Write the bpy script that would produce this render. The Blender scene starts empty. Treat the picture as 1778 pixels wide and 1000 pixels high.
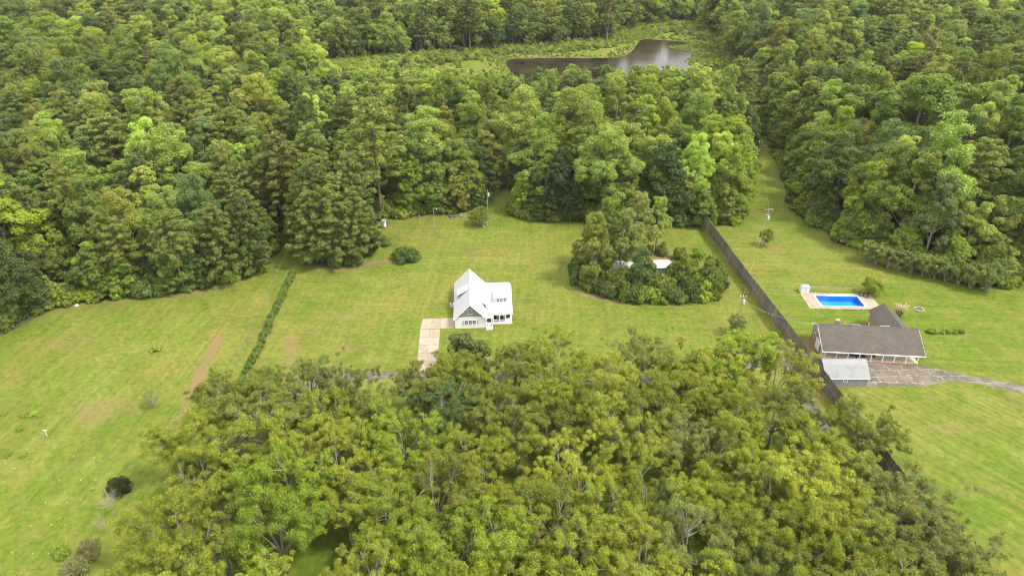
import bpy, math, random
import numpy as np
from mathutils import Vector, Matrix

sc = bpy.context.scene
rng = np.random.default_rng(7)
random.seed(7)

# ------------------------------------------------------------------ camera, sky, sun, exposure
F_PX, PITCH, CAM_H = 1185.0, math.radians(29.5), 84.0
cam = bpy.data.cameras.new('camera')
cam.sensor_width = 36.0
cam.lens = 36.0 * F_PX / 1778.0
cam.clip_start = 1.0
cam.clip_end = 20000.0
cam_ob = bpy.data.objects.new('camera', cam)
sc.collection.objects.link(cam_ob)
cam_ob.location = (0, 0, CAM_H)
cam_ob.rotation_euler = (math.pi / 2 - PITCH, 0, 0)
sc.camera = cam_ob

SUN_EL, SUN_AZ = math.radians(56), math.radians(108)     # azimuth clockwise from +Y: sun stands to the right
world = bpy.data.worlds.new('World')
sc.world = world
world.use_nodes = True
wn = world.node_tree
wn.nodes.clear()
sky = wn.nodes.new('ShaderNodeTexSky')
sky.sky_type = 'NISHITA'
sky.sun_disc = False
sky.sun_elevation = SUN_EL
sky.sun_rotation = SUN_AZ
sky.dust_density = 3.0
sky.air_density = 1.0
tc = wn.nodes.new('ShaderNodeTexCoord')
nz = wn.nodes.new('ShaderNodeTexNoise')
nz.inputs['Scale'].default_value = 3.2
nz.inputs['Detail'].default_value = 7
nz.inputs['Roughness'].default_value = 0.55
wn.links.new(tc.outputs['Generated'], nz.inputs['Vector'])
cr = wn.nodes.new('ShaderNodeValToRGB')
cr.color_ramp.elements[0].position = 0.36
cr.color_ramp.elements[1].position = 0.58
wn.links.new(nz.outputs['Fac'], cr.inputs['Fac'])
mx = wn.nodes.new('ShaderNodeMixRGB')
mx.inputs['Color2'].default_value = (12.6, 12.2, 11.4, 1)      # thin bright cloud
wn.links.new(cr.outputs['Color'], mx.inputs['Fac'])
wn.links.new(sky.outputs['Color'], mx.inputs['Color1'])
bg = wn.nodes.new('ShaderNodeBackground')
bg.inputs['Strength'].default_value = 0.10
wn.links.new(mx.outputs['Color'], bg.inputs['Color'])
wo = wn.nodes.new('ShaderNodeOutputWorld')
wn.links.new(bg.outputs['Background'], wo.inputs['Surface'])

sun = bpy.data.lights.new('sun', 'SUN')
sun.energy = 2.0
sun.angle = math.radians(9)
sun.color = (1.0, 0.95, 0.86)
sun_ob = bpy.data.objects.new('sun', sun)
sc.collection.objects.link(sun_ob)
sd = Vector((math.sin(SUN_AZ) * math.cos(SUN_EL), math.cos(SUN_AZ) * math.cos(SUN_EL), math.sin(SUN_EL)))
sun_ob.rotation_euler = sd.to_track_quat('Z', 'Y').to_euler()
sun_ob.location = sd * 300

vs = sc.view_settings
vs.view_transform = 'Standard'
vs.look = 'None'
vs.exposure = 1.42
vs.gamma = 1.0
vs.use_curve_mapping = False
sc.cycles.filter_width = 1.0
sc.cycles.max_bounces = 8
sc.cycles.use_adaptive_sampling = True
sc.cycles.adaptive_threshold = .02
sc.cycles.diffuse_bounces = 6
sc.cycles.transmission_bounces = 4
sc.cycles.transparent_max_bounces = 8
sc.cycles.caustics_reflective = False
sc.cycles.caustics_refractive = False
sc.cycles.use_denoising = True

# ------------------------------------------------------------------ survey helpers: photo pixel -> point on the ground
SP, CP = math.sin(PITCH), math.cos(PITCH)
def P(x, y, z=0.0):
    u = (x - 889) / F_PX
    v = (y - 500) / F_PX
    t = (CAM_H - z) / (SP + v * CP)
    return np.array((u * t, t * (CP - v * SP)))
def proj(X, Y, Z):
    d = Y * CP + (CAM_H - Z) * SP
    dn = (CAM_H - Z) * CP - Y * SP
    return 889 + F_PX * X / d, 500 + F_PX * dn / d
def PP(pts): return np.array([P(*p) for p in pts])
def in_poly(px, py, poly):
    px = np.asarray(px, float); py = np.asarray(py, float)
    ins = np.zeros(px.shape, bool)
    n = len(poly); j = n - 1
    for i in range(n):
        xi, yi = poly[i]; xj, yj = poly[j]
        c = ((yi > py) != (yj > py)) & (px < (xj - xi) * (py - yi) / (yj - yi + 1e-12) + xi)
        ins ^= c
        j = i
    return ins
def dist_line(px, py, line, closed=False):
    px = np.asarray(px, float); py = np.asarray(py, float)
    d = np.full(px.shape, 1e9)
    m = len(line) if closed else len(line) - 1
    for i in range(m):
        a = line[i]; b = line[(i + 1) % len(line)]
        ab = b - a; L2 = ab @ ab + 1e-9
        t = np.clip(((px - a[0]) * ab[0] + (py - a[1]) * ab[1]) / L2, 0, 1)
        d = np.minimum(d, np.hypot(px - a[0] - t * ab[0], py - a[1] - t * ab[1]))
    return d
def smooth(line, it=2):
    line = np.asarray(line, float)
    for _ in range(it):
        q = line[:-1] * .75 + line[1:] * .25
        r = line[:-1] * .25 + line[1:] * .75
        line = np.vstack([line[:1], np.stack([q, r], 1).reshape(-1, 2), line[-1:]])
    return line

# ------------------------------------------------------------------ materials
MATS = {}
def new_mat(name):
    m = bpy.data.materials.new(name)
    m.use_nodes = True
    nt = m.node_tree
    nt.nodes.clear()
    out = nt.nodes.new('ShaderNodeOutputMaterial')
    MATS[name] = m
    return m, nt, out
def N(nt, t, **kw):
    n = nt.nodes.new(t)
    for k, v in kw.items():
        if k in n.inputs: n.inputs[k].default_value = v
        else: setattr(n, k, v)
    return n
def noise(nt, vec, scale, detail=4, rough=.55, dist=0.):
    n = N(nt, 'ShaderNodeTexNoise')
    n.inputs['Scale'].default_value = scale
    n.inputs['Detail'].default_value = detail
    n.inputs['Roughness'].default_value = rough
    n.inputs['Distortion'].default_value = dist
    if vec is not None: nt.links.new(vec, n.inputs['Vector'])
    return n.outputs['Fac']
def ramp(nt, fac, stops):
    r = N(nt, 'ShaderNodeValToRGB')
    e = r.color_ramp.elements
    while len(e) < len(stops): e.new(.5)
    for el, (p, c) in zip(e, stops):
        el.position = p
        el.color = (c, c, c, 1) if not hasattr(c, '__len__') else (*c, 1)
    nt.links.new(fac, r.inputs['Fac'])
    return r.outputs['Color']
def mix(nt, fac, a, b, typ='MIX'):
    m = N(nt, 'ShaderNodeMixRGB', blend_type=typ)
    for i, v in (('Fac', fac), ('Color1', a), ('Color2', b)):
        if isinstance(v, (int, float)): m.inputs[i].default_value = v if i == 'Fac' else (v, v, v, 1)
        elif isinstance(v, tuple): m.inputs[i].default_value = (*v, 1)
        else: nt.links.new(v, m.inputs[i])
    return m.outputs['Color']
def math_n(nt, op, a, b=None):
    m = N(nt, 'ShaderNodeMath', operation=op)
    for i, v in enumerate((a, b)):
        if v is None: continue
        if isinstance(v, (int, float)): m.inputs[i].default_value = v
        else: nt.links.new(v, m.inputs[i])
    return m.outputs[0]
def objco(nt):
    return N(nt, 'ShaderNodeTexCoord').outputs['Object']
def worldco(nt):
    return N(nt, 'ShaderNodeNewGeometry').outputs['Position']
def principled(nt, out, col, rough=.7, spec=.3, metal=0., bump=None, bstr=.3, bdist=.05):
    p = N(nt, 'ShaderNodeBsdfPrincipled')
    if isinstance(col, tuple): p.inputs['Base Color'].default_value = (*col, 1)
    else: nt.links.new(col, p.inputs['Base Color'])
    if isinstance(rough, (int, float)): p.inputs['Roughness'].default_value = rough
    else: nt.links.new(rough, p.inputs['Roughness'])
    p.inputs['Specular IOR Level'].default_value = spec
    p.inputs['Metallic'].default_value = metal
    if bump is not None:
        b = N(nt, 'ShaderNodeBump')
        b.inputs['Strength'].default_value = bstr
        b.inputs['Distance'].default_value = bdist
        nt.links.new(bump, b.inputs['Height'])
        nt.links.new(b.outputs['Normal'], p.inputs['Normal'])
    nt.links.new(p.outputs[0], out.inputs['Surface'])
    return p

def simple(name, col, rough=.7, var=.15, scale=1.5, spec=.3, metal=0., bump=.15):
    """a plain painted / bare surface with uneven wear"""
    m, nt, out = new_mat(name)
    co = worldco(nt)
    n1 = noise(nt, co, scale, 5, .6)
    n2 = noise(nt, co, scale * 9, 3, .6)
    f = ramp(nt, n1, [(.3, 1 - var), (.7, 1 + var * .6)])
    c = mix(nt, 1.0, col, f, 'MULTIPLY')
    f2 = ramp(nt, n2, [(.3, 1 - var * .5), (.7, 1 + var * .3)])
    c = mix(nt, 1.0, c, f2, 'MULTIPLY')
    principled(nt, out, c, rough, spec, metal, n2, bump, .02)
    return m

def leaf_mat(name, transl=.32, sat=1.0):
    m, nt, out = new_mat(name)
    at = N(nt, 'ShaderNodeAttribute', attribute_type='INSTANCER', attribute_name='tint')
    lv = N(nt, 'ShaderNodeAttribute', attribute_type='GEOMETRY', attribute_name='lv')
    sep = N(nt, 'ShaderNodeSeparateColor')
    nt.links.new(lv.outputs['Color'], sep.inputs[0])
    # lv.r: brightness of the single leaf, lv.g: yellowness of its spray
    val = math_n(nt, 'MULTIPLY_ADD', sep.outputs[0], 0.75); val.node.inputs[2].default_value = .62
    c = mix(nt, 1.0, at.outputs['Color'], val, 'MULTIPLY')
    warm = mix(nt, 1.0, c, (1.22, 1.08, .80), 'MULTIPLY')
    cool = mix(nt, 1.0, c, (.84, .95, 1.06), 'MULTIPLY')
    c = mix(nt, sep.outputs[1], cool, warm)
    p = N(nt, 'ShaderNodeBsdfPrincipled')
    nt.links.new(c, p.inputs['Base Color'])
    p.inputs['Roughness'].default_value = .5
    p.inputs['Specular IOR Level'].default_value = .35
    t = N(nt, 'ShaderNodeBsdfTranslucent')
    tcol = mix(nt, 1.0, c, (1.28, 1.38, .50), 'MULTIPLY')
    nt.links.new(tcol, t.inputs['Color'])
    ms = N(nt, 'ShaderNodeMixShader')
    ms.inputs[0].default_value = transl
    nt.links.new(p.outputs[0], ms.inputs[1])
    nt.links.new(t.outputs[0], ms.inputs[2])
    nt.links.new(ms.outputs[0], out.inputs['Surface'])
    return m

def bark_mat(name, a, b):
    m, nt, out = new_mat(name)
    co = objco(nt)
    n = noise(nt, co, 2.5, 5, .65)
    n2 = noise(nt, co, 14, 3, .6)
    c = mix(nt, n, a, b)
    c = mix(nt, 1., c, ramp(nt, n2, [(.3, .7), (.7, 1.1)]), 'MULTIPLY')
    principled(nt, out, c, .9, .1, 0, n2, .5, .04)
    return m

leaf_mat('leaf', .48)
leaf_mat('needle', .38)
bark_mat('bark_grey', (.30, .27, .23), (.17, .14, .115))
bark_mat('bark_pale', (.32, .29, .24), (.18, .16, .125))
bark_mat('bark_pine', (.22, .15, .11), (.13, .09, .07))
bark_mat('bark_dead', (.36, .32, .26), (.24, .205, .165))

# ground -----------------------------------------------------------
def ground_material():
    m, nt, out = new_mat('grass_ground')
    co = worldco(nt)
    at = N(nt, 'ShaderNodeAttribute', attribute_type='GEOMETRY', attribute_name='zone')
    sep = N(nt, 'ShaderNodeSeparateColor'); nt.links.new(at.outputs['Color'], sep.inputs[0])
    dirt, lush, wood = sep.outputs[0], sep.outputs[1], sep.outputs[2]
    at2 = N(nt, 'ShaderNodeAttribute', attribute_type='GEOMETRY', attribute_name='mow')
    sep2 = N(nt, 'ShaderNodeSeparateColor'); nt.links.new(at2.outputs['Color'], sep2.inputs[0])
    n_big = noise(nt, co, .028, 5, .6, .4)
    n_mid = noise(nt, co, .16, 6, .62, .6)
    n_sm = noise(nt, co, .9, 5, .65)
    n_fine = noise(nt, co, 5.0, 4, .7)
    # green <-> dry yellow turf
    dry = (.146, .142, .027)
    pale = (.140, .160, .030)
    green = (.089, .129, .011)
    rich = (.070, .124, .006)
    f = math_n(nt, 'ADD', math_n(nt, 'MULTIPLY', n_big, .5), math_n(nt, 'MULTIPLY', n_mid, .5))
    base = mix(nt, ramp(nt, f, [(.42, 0), (.58, 1)]), green, dry)
    base = mix(nt, ramp(nt, noise(nt, co, .075, 6, .68, .8), [(.50, 0), (.62, .75)]), base, pale)
    base = mix(nt, math_n(nt, 'MULTIPLY', lush, ramp(nt, n_mid, [(.32, 1.), (.62, .25)])), base, rich)
    # mowing passes: long drawn streaks, each lawn its own direction
    def stripes(ang, sc_, fac, col):
        mp = N(nt, 'ShaderNodeMapping'); mp.inputs['Rotation'].default_value = (0, 0, math.radians(ang))
        nt.links.new(co, mp.inputs['Vector'])
        mp2 = N(nt, 'ShaderNodeMapping'); mp2.inputs['Scale'].default_value = (sc_, .03, 0)
        nt.links.new(mp.outputs[0], mp2.inputs['Vector'])
        s = noise(nt, mp2.outputs[0], 1.0, 4, .65, .15)
        lum = mix(nt, fac, (1., 1., 1.), ramp(nt, s, [(.30, .70), (.70, 1.24)]), 'MIX')
        mp3 = N(nt, 'ShaderNodeMapping'); mp3.inputs['Scale'].default_value = (sc_ * .55, .05, 0); mp3.inputs['Location'].default_value = (31, 7, 0)
        nt.links.new(mp.outputs[0], mp3.inputs['Vector'])
        s2 = noise(nt, mp3.outputs[0], 1.0, 4, .7, .2)
        hue = math_n(nt, 'MULTIPLY', ramp(nt, s2, [(.52, 0), (.66, .75)]), fac)
        return lum, hue
    for ang, sc_, ch in ((4, .85, sep2.outputs[0]), (94, .7, sep2.outputs[1]), (-37, .85, sep2.outputs[2])):
        lum, hue = stripes(ang, sc_, ch, None)
        base = mix(nt, hue, base, dry)
        base = mix(nt, 1., base, lum, 'MULTIPLY')
    # clumps of taller and shorter turf, clover and weeds
    base = mix(nt, 1., base, ramp(nt, n_sm, [(.3, .72), (.7, 1.22)]), 'MULTIPLY')
    base = mix(nt, 1., base, ramp(nt, n_fine, [(.25, .76), (.75, 1.20)]), 'MULTIPLY')
    base = mix(nt, ramp(nt, noise(nt, co, .11, 5, .66), [(.55, 0), (.66, .55)]), base, (.064, .092, .011))
    base = mix(nt, ramp(nt, noise(nt, co, .42, 5, .7), [(.60, 0), (.68, .6)]), base, (.060, .098, .008))
    base = mix(nt, ramp(nt, noise(nt, co, .30, 5, .72, .5), [(.60, 0), (.72, .55)]), base, (.165, .128, .050))
    # bare soil shows through where the turf is thin
    soil = mix(nt, n_sm, (.200, .140, .070), (.135, .092, .046))
    dm = math_n(nt, 'ADD', dirt, math_n(nt, 'MULTIPLY', math_n(nt, 'SUBTRACT', n_mid, .5), 1.0))
    dm = math_n(nt, 'ADD', dm, math_n(nt, 'MULTIPLY', math_n(nt, 'SUBTRACT', n_sm, .5), .7))
    base = mix(nt, ramp(nt, dm, [(.38, 0), (.85, .85)]), base, soil)
    # woodland floor
    litter = mix(nt, n_sm, (.075, .055, .032), (.045, .055, .02))
    litter = mix(nt, ramp(nt, n_mid, [(.45, 0), (.6, 1)]), litter, (.055, .085, .02))
    wm = math_n(nt, 'ADD', wood, math_n(nt, 'MULTIPLY', math_n(nt, 'SUBTRACT', n_sm, .5), .8))
    base = mix(nt, ramp(nt, wm, [(.42, 0), (.62, 1)]), base, litter)
    h = math_n(nt, 'ADD', n_fine, math_n(nt, 'MULTIPLY', n_sm, .8))
    principled(nt, out, base, .85, .12, 0, h, .55, .12)
    return m
ground_material()

def asphalt_material(name, grass_lines):
    m, nt, out = new_mat(name)
    co = worldco(nt)
    n1 = noise(nt, co, .5, 5, .65)
    n2 = noise(nt, co, 7, 4, .7)
    c = mix(nt, n1, (.068, .060, .057), (.112, .100, .094))
    c = mix(nt, 1., c, ramp(nt, n2, [(.3, .8), (.7, 1.15)]), 'MULTIPLY')
    if grass_lines:
        # broken surface: pale sandy seams along the old joints and cracks
        wv = N(nt, 'ShaderNodeTexNoise'); wv.inputs['Scale'].default_value = .45; wv.inputs['Detail'].default_value = 5; wv.inputs['Roughness'].default_value = .65
        nt.links.new(co, wv.inputs['Vector'])
        ad = N(nt, 'ShaderNodeVectorMath', operation='MULTIPLY_ADD')
        nt.links.new(wv.outputs['Color'], ad.inputs[0]); ad.inputs[1].default_value = (3.4, 2.6, 0)
        nt.links.new(co, ad.inputs[2])
        br = N(nt, 'ShaderNodeTexBrick'); br.inputs['Scale'].default_value = 1.
        br.inputs['Brick Width'].default_value = 3.3; br.inputs['Row Height'].default_value = 2.1; br.inputs['Mortar Size'].default_value = .20; br.inputs['Mortar Smooth'].default_value = .8
        nt.links.new(ad.outputs[0], br.inputs['Vector'])
        f = mix(nt, 1., br.outputs['Fac'], ramp(nt, noise(nt, co, .5, 4, .7), [(.38, 0), (.56, 1)]), 'MULTIPLY')
        c = mix(nt, f, c, (.29, .245, .17))
        tan = ramp(nt, noise(nt, co, .28, 5, .7), [(.42, 0), (.58, .8)])
        c = mix(nt, tan, c, (.165, .138, .098))
    else:
        edge = ramp(nt, noise(nt, co, .6, 5, .75), [(.50, 0), (.62, .9)])
        c = mix(nt, edge, c, (.20, .19, .07))
    principled(nt, out, c, .9, .15, 0, n2, .4, .02)
asphalt_material('asphalt', False)
asphalt_material('asphalt_cracked', True)

def concrete_material(name, a, b):
    m, nt, out = new_mat(name)
    co = worldco(nt)
    oi = N(nt, 'ShaderNodeObjectInfo')
    n1 = noise(nt, co, .7, 6, .65)
    n2 = noise(nt, co, 9, 4, .7)
    c = mix(nt, ramp(nt, n1, [(.3, 0), (.7, 1)]), a, b)
    c = mix(nt, 1., c, ramp(nt, oi.outputs['Random'], [(0, .80), (1, 1.1)]), 'MULTIPLY')
    c = mix(nt, 1., c, ramp(nt, n2, [(.3, .88), (.7, 1.06)]), 'MULTIPLY')
    principled(nt, out, c, .88, .2, 0, n2, .25, .01)
concrete_material('concrete_drive', (.34, .285, .215), (.25, .20, .145))
concrete_material('concrete_deck', (.33, .275, .21), (.24, .195, .145))

def shingle_material():
    m, nt, out = new_mat('shingle')
    co = objco(nt)
    br = N(nt, 'ShaderNodeTexBrick')
    br.inputs['Scale'].default_value = 1.0
    br.inputs['Brick Width'].default_value = .33
    br.inputs['Row Height'].default_value = .145
    br.inputs['Mortar Size'].default_value = .008
    br.inputs['Color1'].default_value = (.072, .062, .052, 1)
    br.inputs['Color2'].default_value = (.098, .085, .072, 1)
    br.inputs['Mortar'].default_value = (.08, .07, .06, 1)
    nt.links.new(N(nt, 'ShaderNodeTexCoord').outputs['UV'], br.inputs['Vector'])
    n1 = noise(nt, co, .5, 5, .6)
    n2 = noise(nt, co, 6, 4, .7)
    c = mix(nt, 1., br.outputs['Color'], ramp(nt, n1, [(.3, .85), (.7, 1.12)]), 'MULTIPLY')
    c = mix(nt, 1., c, ramp(nt, n2, [(.3, .82), (.7, 1.15)]), 'MULTIPLY')
    principled(nt, out, c, .92, .15, 0, br.outputs['Fac'], -.4, .01)
shingle_material()

def brick_material():
    m, nt, out = new_mat('brick_wall')
    br = N(nt, 'ShaderNodeTexBrick')
    br.inputs['Scale'].default_value = 1.0
    br.inputs['Brick Width'].default_value = .22
    br.inputs['Row Height'].default_value = .075
    br.inputs['Mortar Size'].default_value = .008
    br.inputs['Color1'].default_value = (.21, .13, .09, 1)
    br.inputs['Color2'].default_value = (.28, .19, .135, 1)
    br.inputs['Mortar'].default_value = (.29, .255, .21, 1)
    nt.links.new(N(nt, 'ShaderNodeTexCoord').outputs['UV'], br.inputs['Vector'])
    c = mix(nt, 1., br.outputs['Color'], ramp(nt, noise(nt, worldco(nt), .8, 4), [(.3, .85), (.7, 1.1)]), 'MULTIPLY')
    principled(nt, out, c, .9, .15, 0, br.outputs['Fac'], -.3, .01)
brick_material()

def wood_fence_material():
    m, nt, out = new_mat('fence_wood')
    co = objco(nt)
    mp = N(nt, 'ShaderNodeMapping'); mp.inputs['Scale'].default_value = (7, 7, .5)
    nt.links.new(co, mp.inputs['Vector'])
    g = noise(nt, mp.outputs[0], 1., 5, .7)
    at = N(nt, 'ShaderNodeAttribute', attribute_type='GEOMETRY', attribute_name='lv')
    sep = N(nt, 'ShaderNodeSeparateColor'); nt.links.new(at.outputs['Color'], sep.inputs[0])
    oi = N(nt, 'ShaderNodeObjectInfo')
    c = mix(nt, g, (.112, .096, .082), (.190, .166, .142))
    c = mix(nt, 1., c, ramp(nt, sep.outputs[0], [(0, .6), (1, 1.4)]), 'MULTIPLY')
    c = mix(nt, 1., c, ramp(nt, oi.outputs['Random'], [(0, .8), (1, 1.2)]), 'MULTIPLY')
    principled(nt, out, c, .95, .08, 0, g, .4, .01)
wood_fence_material()

simple('roof_white', (.42, .43, .445), .42, .05, .6, .5, 0, .05)
simple('white_paint', (.68, .66, .70), .6, .06)
simple('siding_grey', (.215, .208, .192), .7, .08)
simple('trim_white', (.82, .82, .80), .5, .05)
simple('shutter_green', (.38, .48, .46), .6, .1)
simple('porch_floor', (.66, .62, .56), .7, .1)
simple('porch_tile', (.55, .47, .39), .75, .12)
simple('porch_bright_sheet', (.62, .50, .38), .8, .1)  # pale tone stands in for light under the ranch porch roof
simple('shed_siding', (.19, .21, .22), .65, .08)
simple('gable_siding', (.31, .32, .315), .65, .08)
simple('door_panel', (.58, .58, .56), .6, .06)
simple('dark_metal', (.03, .03, .032), .5, .2, 2, .5)
simple('grey_metal', (.40, .41, .42), .4, .12, 2, .5, .6)
simple('galvanised', (.62, .63, .63), .4, .1, 2, .5, .3)
simple('wood_pole', (.26, .24, .21), .9, .2, 3)
simple('wood_brown', (.20, .13, .08), .85, .25, 2)
simple('stone', (.27, .245, .215), .9, .25, 2.5, .2, 0, .5)
simple('stone_dark', (.10, .095, .09), .9, .3, 3, .2, 0, .5)
simple('white_plastic', (.80, .80, .78), .45, .05)
simple('cushion', (.45, .30, .20), .9, .2)
simple('pool_liner', (.045, .36, .80), .5, .12, .35)
simple('pool_white', (.80, .82, .84), .4, .05)
simple('clay_brick', (.42, .20, .13), .9, .2, 3)
simple('rust', (.30, .14, .08), .9, .35, 2)

def metal_shed_roof():
    m, nt, out = new_mat('shed_roof')
    co = worldco(nt)
    n = noise(nt, co, .55, 5, .6, .5)
    c = mix(nt, ramp(nt, n, [(.5, 0), (.72, 1)]), (.155, .162, .167), (.105, .103, .10))
    principled(nt, out, c, .5, .4, 0)
metal_shed_roof()

def glass_material():
    m, nt, out = new_mat('window_glass')
    n = noise(nt, worldco(nt), .8, 2)
    principled(nt, out, mix(nt, n, (.02, .035, .045), (.05, .075, .085)), .08, .6)
glass_material()

def solar_material():
    m, nt, out = new_mat('solar_glass')
    n = noise(nt, worldco(nt), 2., 2)
    principled(nt, out, mix(nt, n, (.02, .04, .045), (.05, .08, .08)), .15, .6)
solar_material()

def water_material():
    m, nt, out = new_mat('pond_water')
    co = worldco(nt)
    n = noise(nt, co, .05, 5, .6, .5)
    c = mix(nt, ramp(nt, n, [(.42, 0), (.60, 1)]), (.012, .009, .006), (.032, .023, .014))
    c = mix(nt, ramp(nt, noise(nt, co, .09, 5, .65), [(.63, 0), (.70, .7)]), c, (.10, .12, .03))
    principled(nt, out, c, .15, .06, 0, noise(nt, co, 1.3, 3), .05, .05)
    m2, nt, out = new_mat('pool_water')
    tr = N(nt, 'ShaderNodeBsdfTransparent'); tr.inputs['Color'].default_value = (.62, .86, .97, 1)
    gl = N(nt, 'ShaderNodeBsdfGlossy'); gl.inputs['Roughness'].default_value = .03
    fr = N(nt, 'ShaderNodeFresnel'); fr.inputs['IOR'].default_value = 1.33
    b = N(nt, 'ShaderNodeBump'); b.inputs['Strength'].default_value = .12; b.inputs['Distance'].default_value = .05
    nt.links.new(noise(nt, worldco(nt), 2.2, 3), b.inputs['Height'])
    nt.links.new(b.outputs[0], gl.inputs['Normal']); nt.links.new(b.outputs[0], fr.inputs['Normal'])
    ms = N(nt, 'ShaderNodeMixShader')
    nt.links.new(fr.outputs[0], ms.inputs[0]); nt.links.new(tr.outputs[0], ms.inputs[1]); nt.links.new(gl.outputs[0], ms.inputs[2])
    nt.links.new(ms.outputs[0], out.inputs['Surface'])
water_material()

# ------------------------------------------------------------------ mesh helpers
class MB:
    """collects shapes of one mesh"""
    def __init__(self): self.v = []; self.f = []; self.mi = []; self.lv = []; self.n = 0
    def add(self, v, f, mi=0, lv=None):
        v = np.asarray(v, float).reshape(-1, 3)
        for q in f:
            self.f.append([i + self.n for i in q]); self.mi.append(mi)
            self.lv.append(lv if lv is not None else (.5, .5, .5))
        self.v.append(v); self.n += len(v)
        return self
    def box(self, x0, x1, y0, y1, z0, z1, mi=0, lv=None, M=None):
        v = np.array([(x, y, z) for z in (z0, z1) for y in (y0, y1) for x in (x0, x1)], float)
        if M is not None: v = v @ M[:3, :3].T + M[:3, 3]
        return self.add(v, [(0, 2, 3, 1), (4, 5, 7, 6), (0, 1, 5, 4), (2, 6, 7, 3), (0, 4, 6, 2), (1, 3, 7, 5)], mi, lv)
    def slab(self, quad, th, mi=0):
        """a sheet through 4 (or n) points with thickness below it"""
        q = np.asarray(quad, float)
        n = np.cross(q[1] - q[0], q[2] - q[1]); n /= np.linalg.norm(n)
        if n[2] < 0: q = q[::-1]; n = -n
        k = len(q)
        v = np.vstack([q, q - n * th])
        f = [tuple(range(k)), tuple(range(2 * k - 1, k - 1, -1))]
        f += [(i, i + k, (i + 1) % k + k, (i + 1) % k) for i in range(k)]
        return self.add(v, f, mi)
    def tube(self, pts, rad, sides=6, mi=0, cap=True, lv=None):
        pts = np.asarray(pts, float); n = len(pts)
        rad = np.broadcast_to(np.asarray(rad, float), (n,))
        tan = np.gradient(pts, axis=0)
        tan /= np.linalg.norm(tan, axis=1)[:, None] + 1e-9
        ref = np.array((0., 0, 1)) if abs(tan[0][2]) < .9 else np.array((1., 0, 0))
        a = np.cross(tan, ref); a /= np.linalg.norm(a, axis=1)[:, None] + 1e-9
        b = np.cross(tan, a)
        th = np.arange(sides) * 2 * math.pi / sides
        ring = pts[:, None, :] + rad[:, None, None] * (np.cos(th)[None, :, None] * a[:, None, :] + np.sin(th)[None, :, None] * b[:, None, :])
        v = ring.reshape(-1, 3)
        f = []
        for i in range(n - 1):
            for s in range(sides):
                s2 = (s + 1) % sides
                f.append((i * sides + s, i * sides + s2, (i + 1) * sides + s2, (i + 1) * sides + s))
        if cap:
            f.append(tuple(range(sides))[::-1]); f.append(tuple((n - 1) * sides + s for s in range(sides)))
        return self.add(v, f, mi, lv)
    def mesh(self, name, mats, uvbox=False, lv=False):
        me = bpy.data.meshes.new(name)
        V = np.vstack(self.v)
        me.from_pydata(V.tolist(), [], self.f)
        for m in mats: me.materials.append(MATS[m])
        me.polygons.foreach_set('material_index', self.mi)
        if lv:
            a = me.attributes.new('lv', 'FLOAT_COLOR', 'FACE')
            a.data.foreach_set('color', np.hstack([np.array(self.lv, float), np.ones((len(self.lv), 1))]).ravel())
        if uvbox:
            uv = me.uv_layers.new(name='UVMap')
            for p in me.polygons:
                n = p.normal
                if abs(n.z) > .98: ux, uy = Vector((1, 0, 0)), Vector((0, 1, 0))
                else:
                    ux = Vector((-n.y, n.x, 0)).normalized(); uy = n.cross(ux)
                for li in p.loop_indices:
                    co = me.vertices[me.loops[li].vertex_index].co
                    uv.data[li].uv = (co.dot(ux), co.dot(uy))
        me.update()
        return me

COL = sc.collection
def add_obj(name, me, parent=None, loc=(0, 0, 0), rz=0., scale=None):
    o = bpy.data.objects.new(name, me)
    COL.objects.link(o)
    o.location = loc
    o.rotation_euler = (0, 0, rz)
    if scale is not None: o.scale = scale
    if parent is not None: o.parent = parent
    return o
def tag(o, label, cat, group=None):
    o['label'] = label; o['category'] = cat
    if group: o['group'] = group
    return o
def structure(o):
    o['kind'] = 'structure'; return o
def empty(name, loc=(0, 0, 0), rz=0.):
    o = add_obj(name, None, None, loc, rz)
    o.empty_display_size = .3
    return o

# ------------------------------------------------------------------ layout of the place (metres; y points away from the viewer)
CLEAR = PP([(-200, 690), (-60, 620), (0, 585), (60, 553), (125, 524), (200, 520), (255, 518), (318, 508), (385, 492), (445, 478),
            (478, 444), (492, 424), (512, 428), (522, 455), (560, 462), (610, 460), (650, 440), (640, 405), (650, 388), (690, 378), (740, 372), (800, 369), (842, 362), (866, 335),
            (876, 300), (888, 300), (894, 340), (890, 374), (930, 385), (1000, 385), (1060, 388), (1150, 392), (1215, 394), (1285, 392), (1296, 350), (1300, 300), (1308, 262), (1314, 238),
            (1336, 236), (1346, 264), (1360, 312), (1374, 355), (1402, 390), (1445, 402), (1450, 420), (1500, 438), (1600, 474), (1700, 500), (1778, 496), (1900, 500), (2100, 540),
            (2100, 1250), (-200, 1250)])
MARSH = PP([(560, 122), (640, 108), (760, 100), (860, 90), (940, 84), (1060, 74), (1088, 60), (1130, 48), (1200, 44), (1245, 70), (1262, 100), (1285, 145), (1300, 170),
            (1235, 160), (1150, 163), (1000, 165), (880, 160), (820, 142), (700, 136), (600, 138)])
POND = smooth(PP([(876, 108), (885, 103), (930, 101), (1000, 101), (1060, 101), (1090, 97), (1105, 80), (1112, 67), (1150, 70), (1180, 72), (1206, 76), (1170, 80), (1154, 82),
            (1185, 87), (1204, 91), (1204, 98), (1190, 106), (1198, 112), (1222, 125), (1232, 140), (1160, 152), (1040, 154), (950, 152), (905, 142), (884, 122), (876, 108)]), 2)
RANCH_A = math.radians(-5.2)
PROP_A = math.radians(3.5)
POOL_C = np.array((79.2, 142.0)); POOL_A = math.radians(-2.5)

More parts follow.
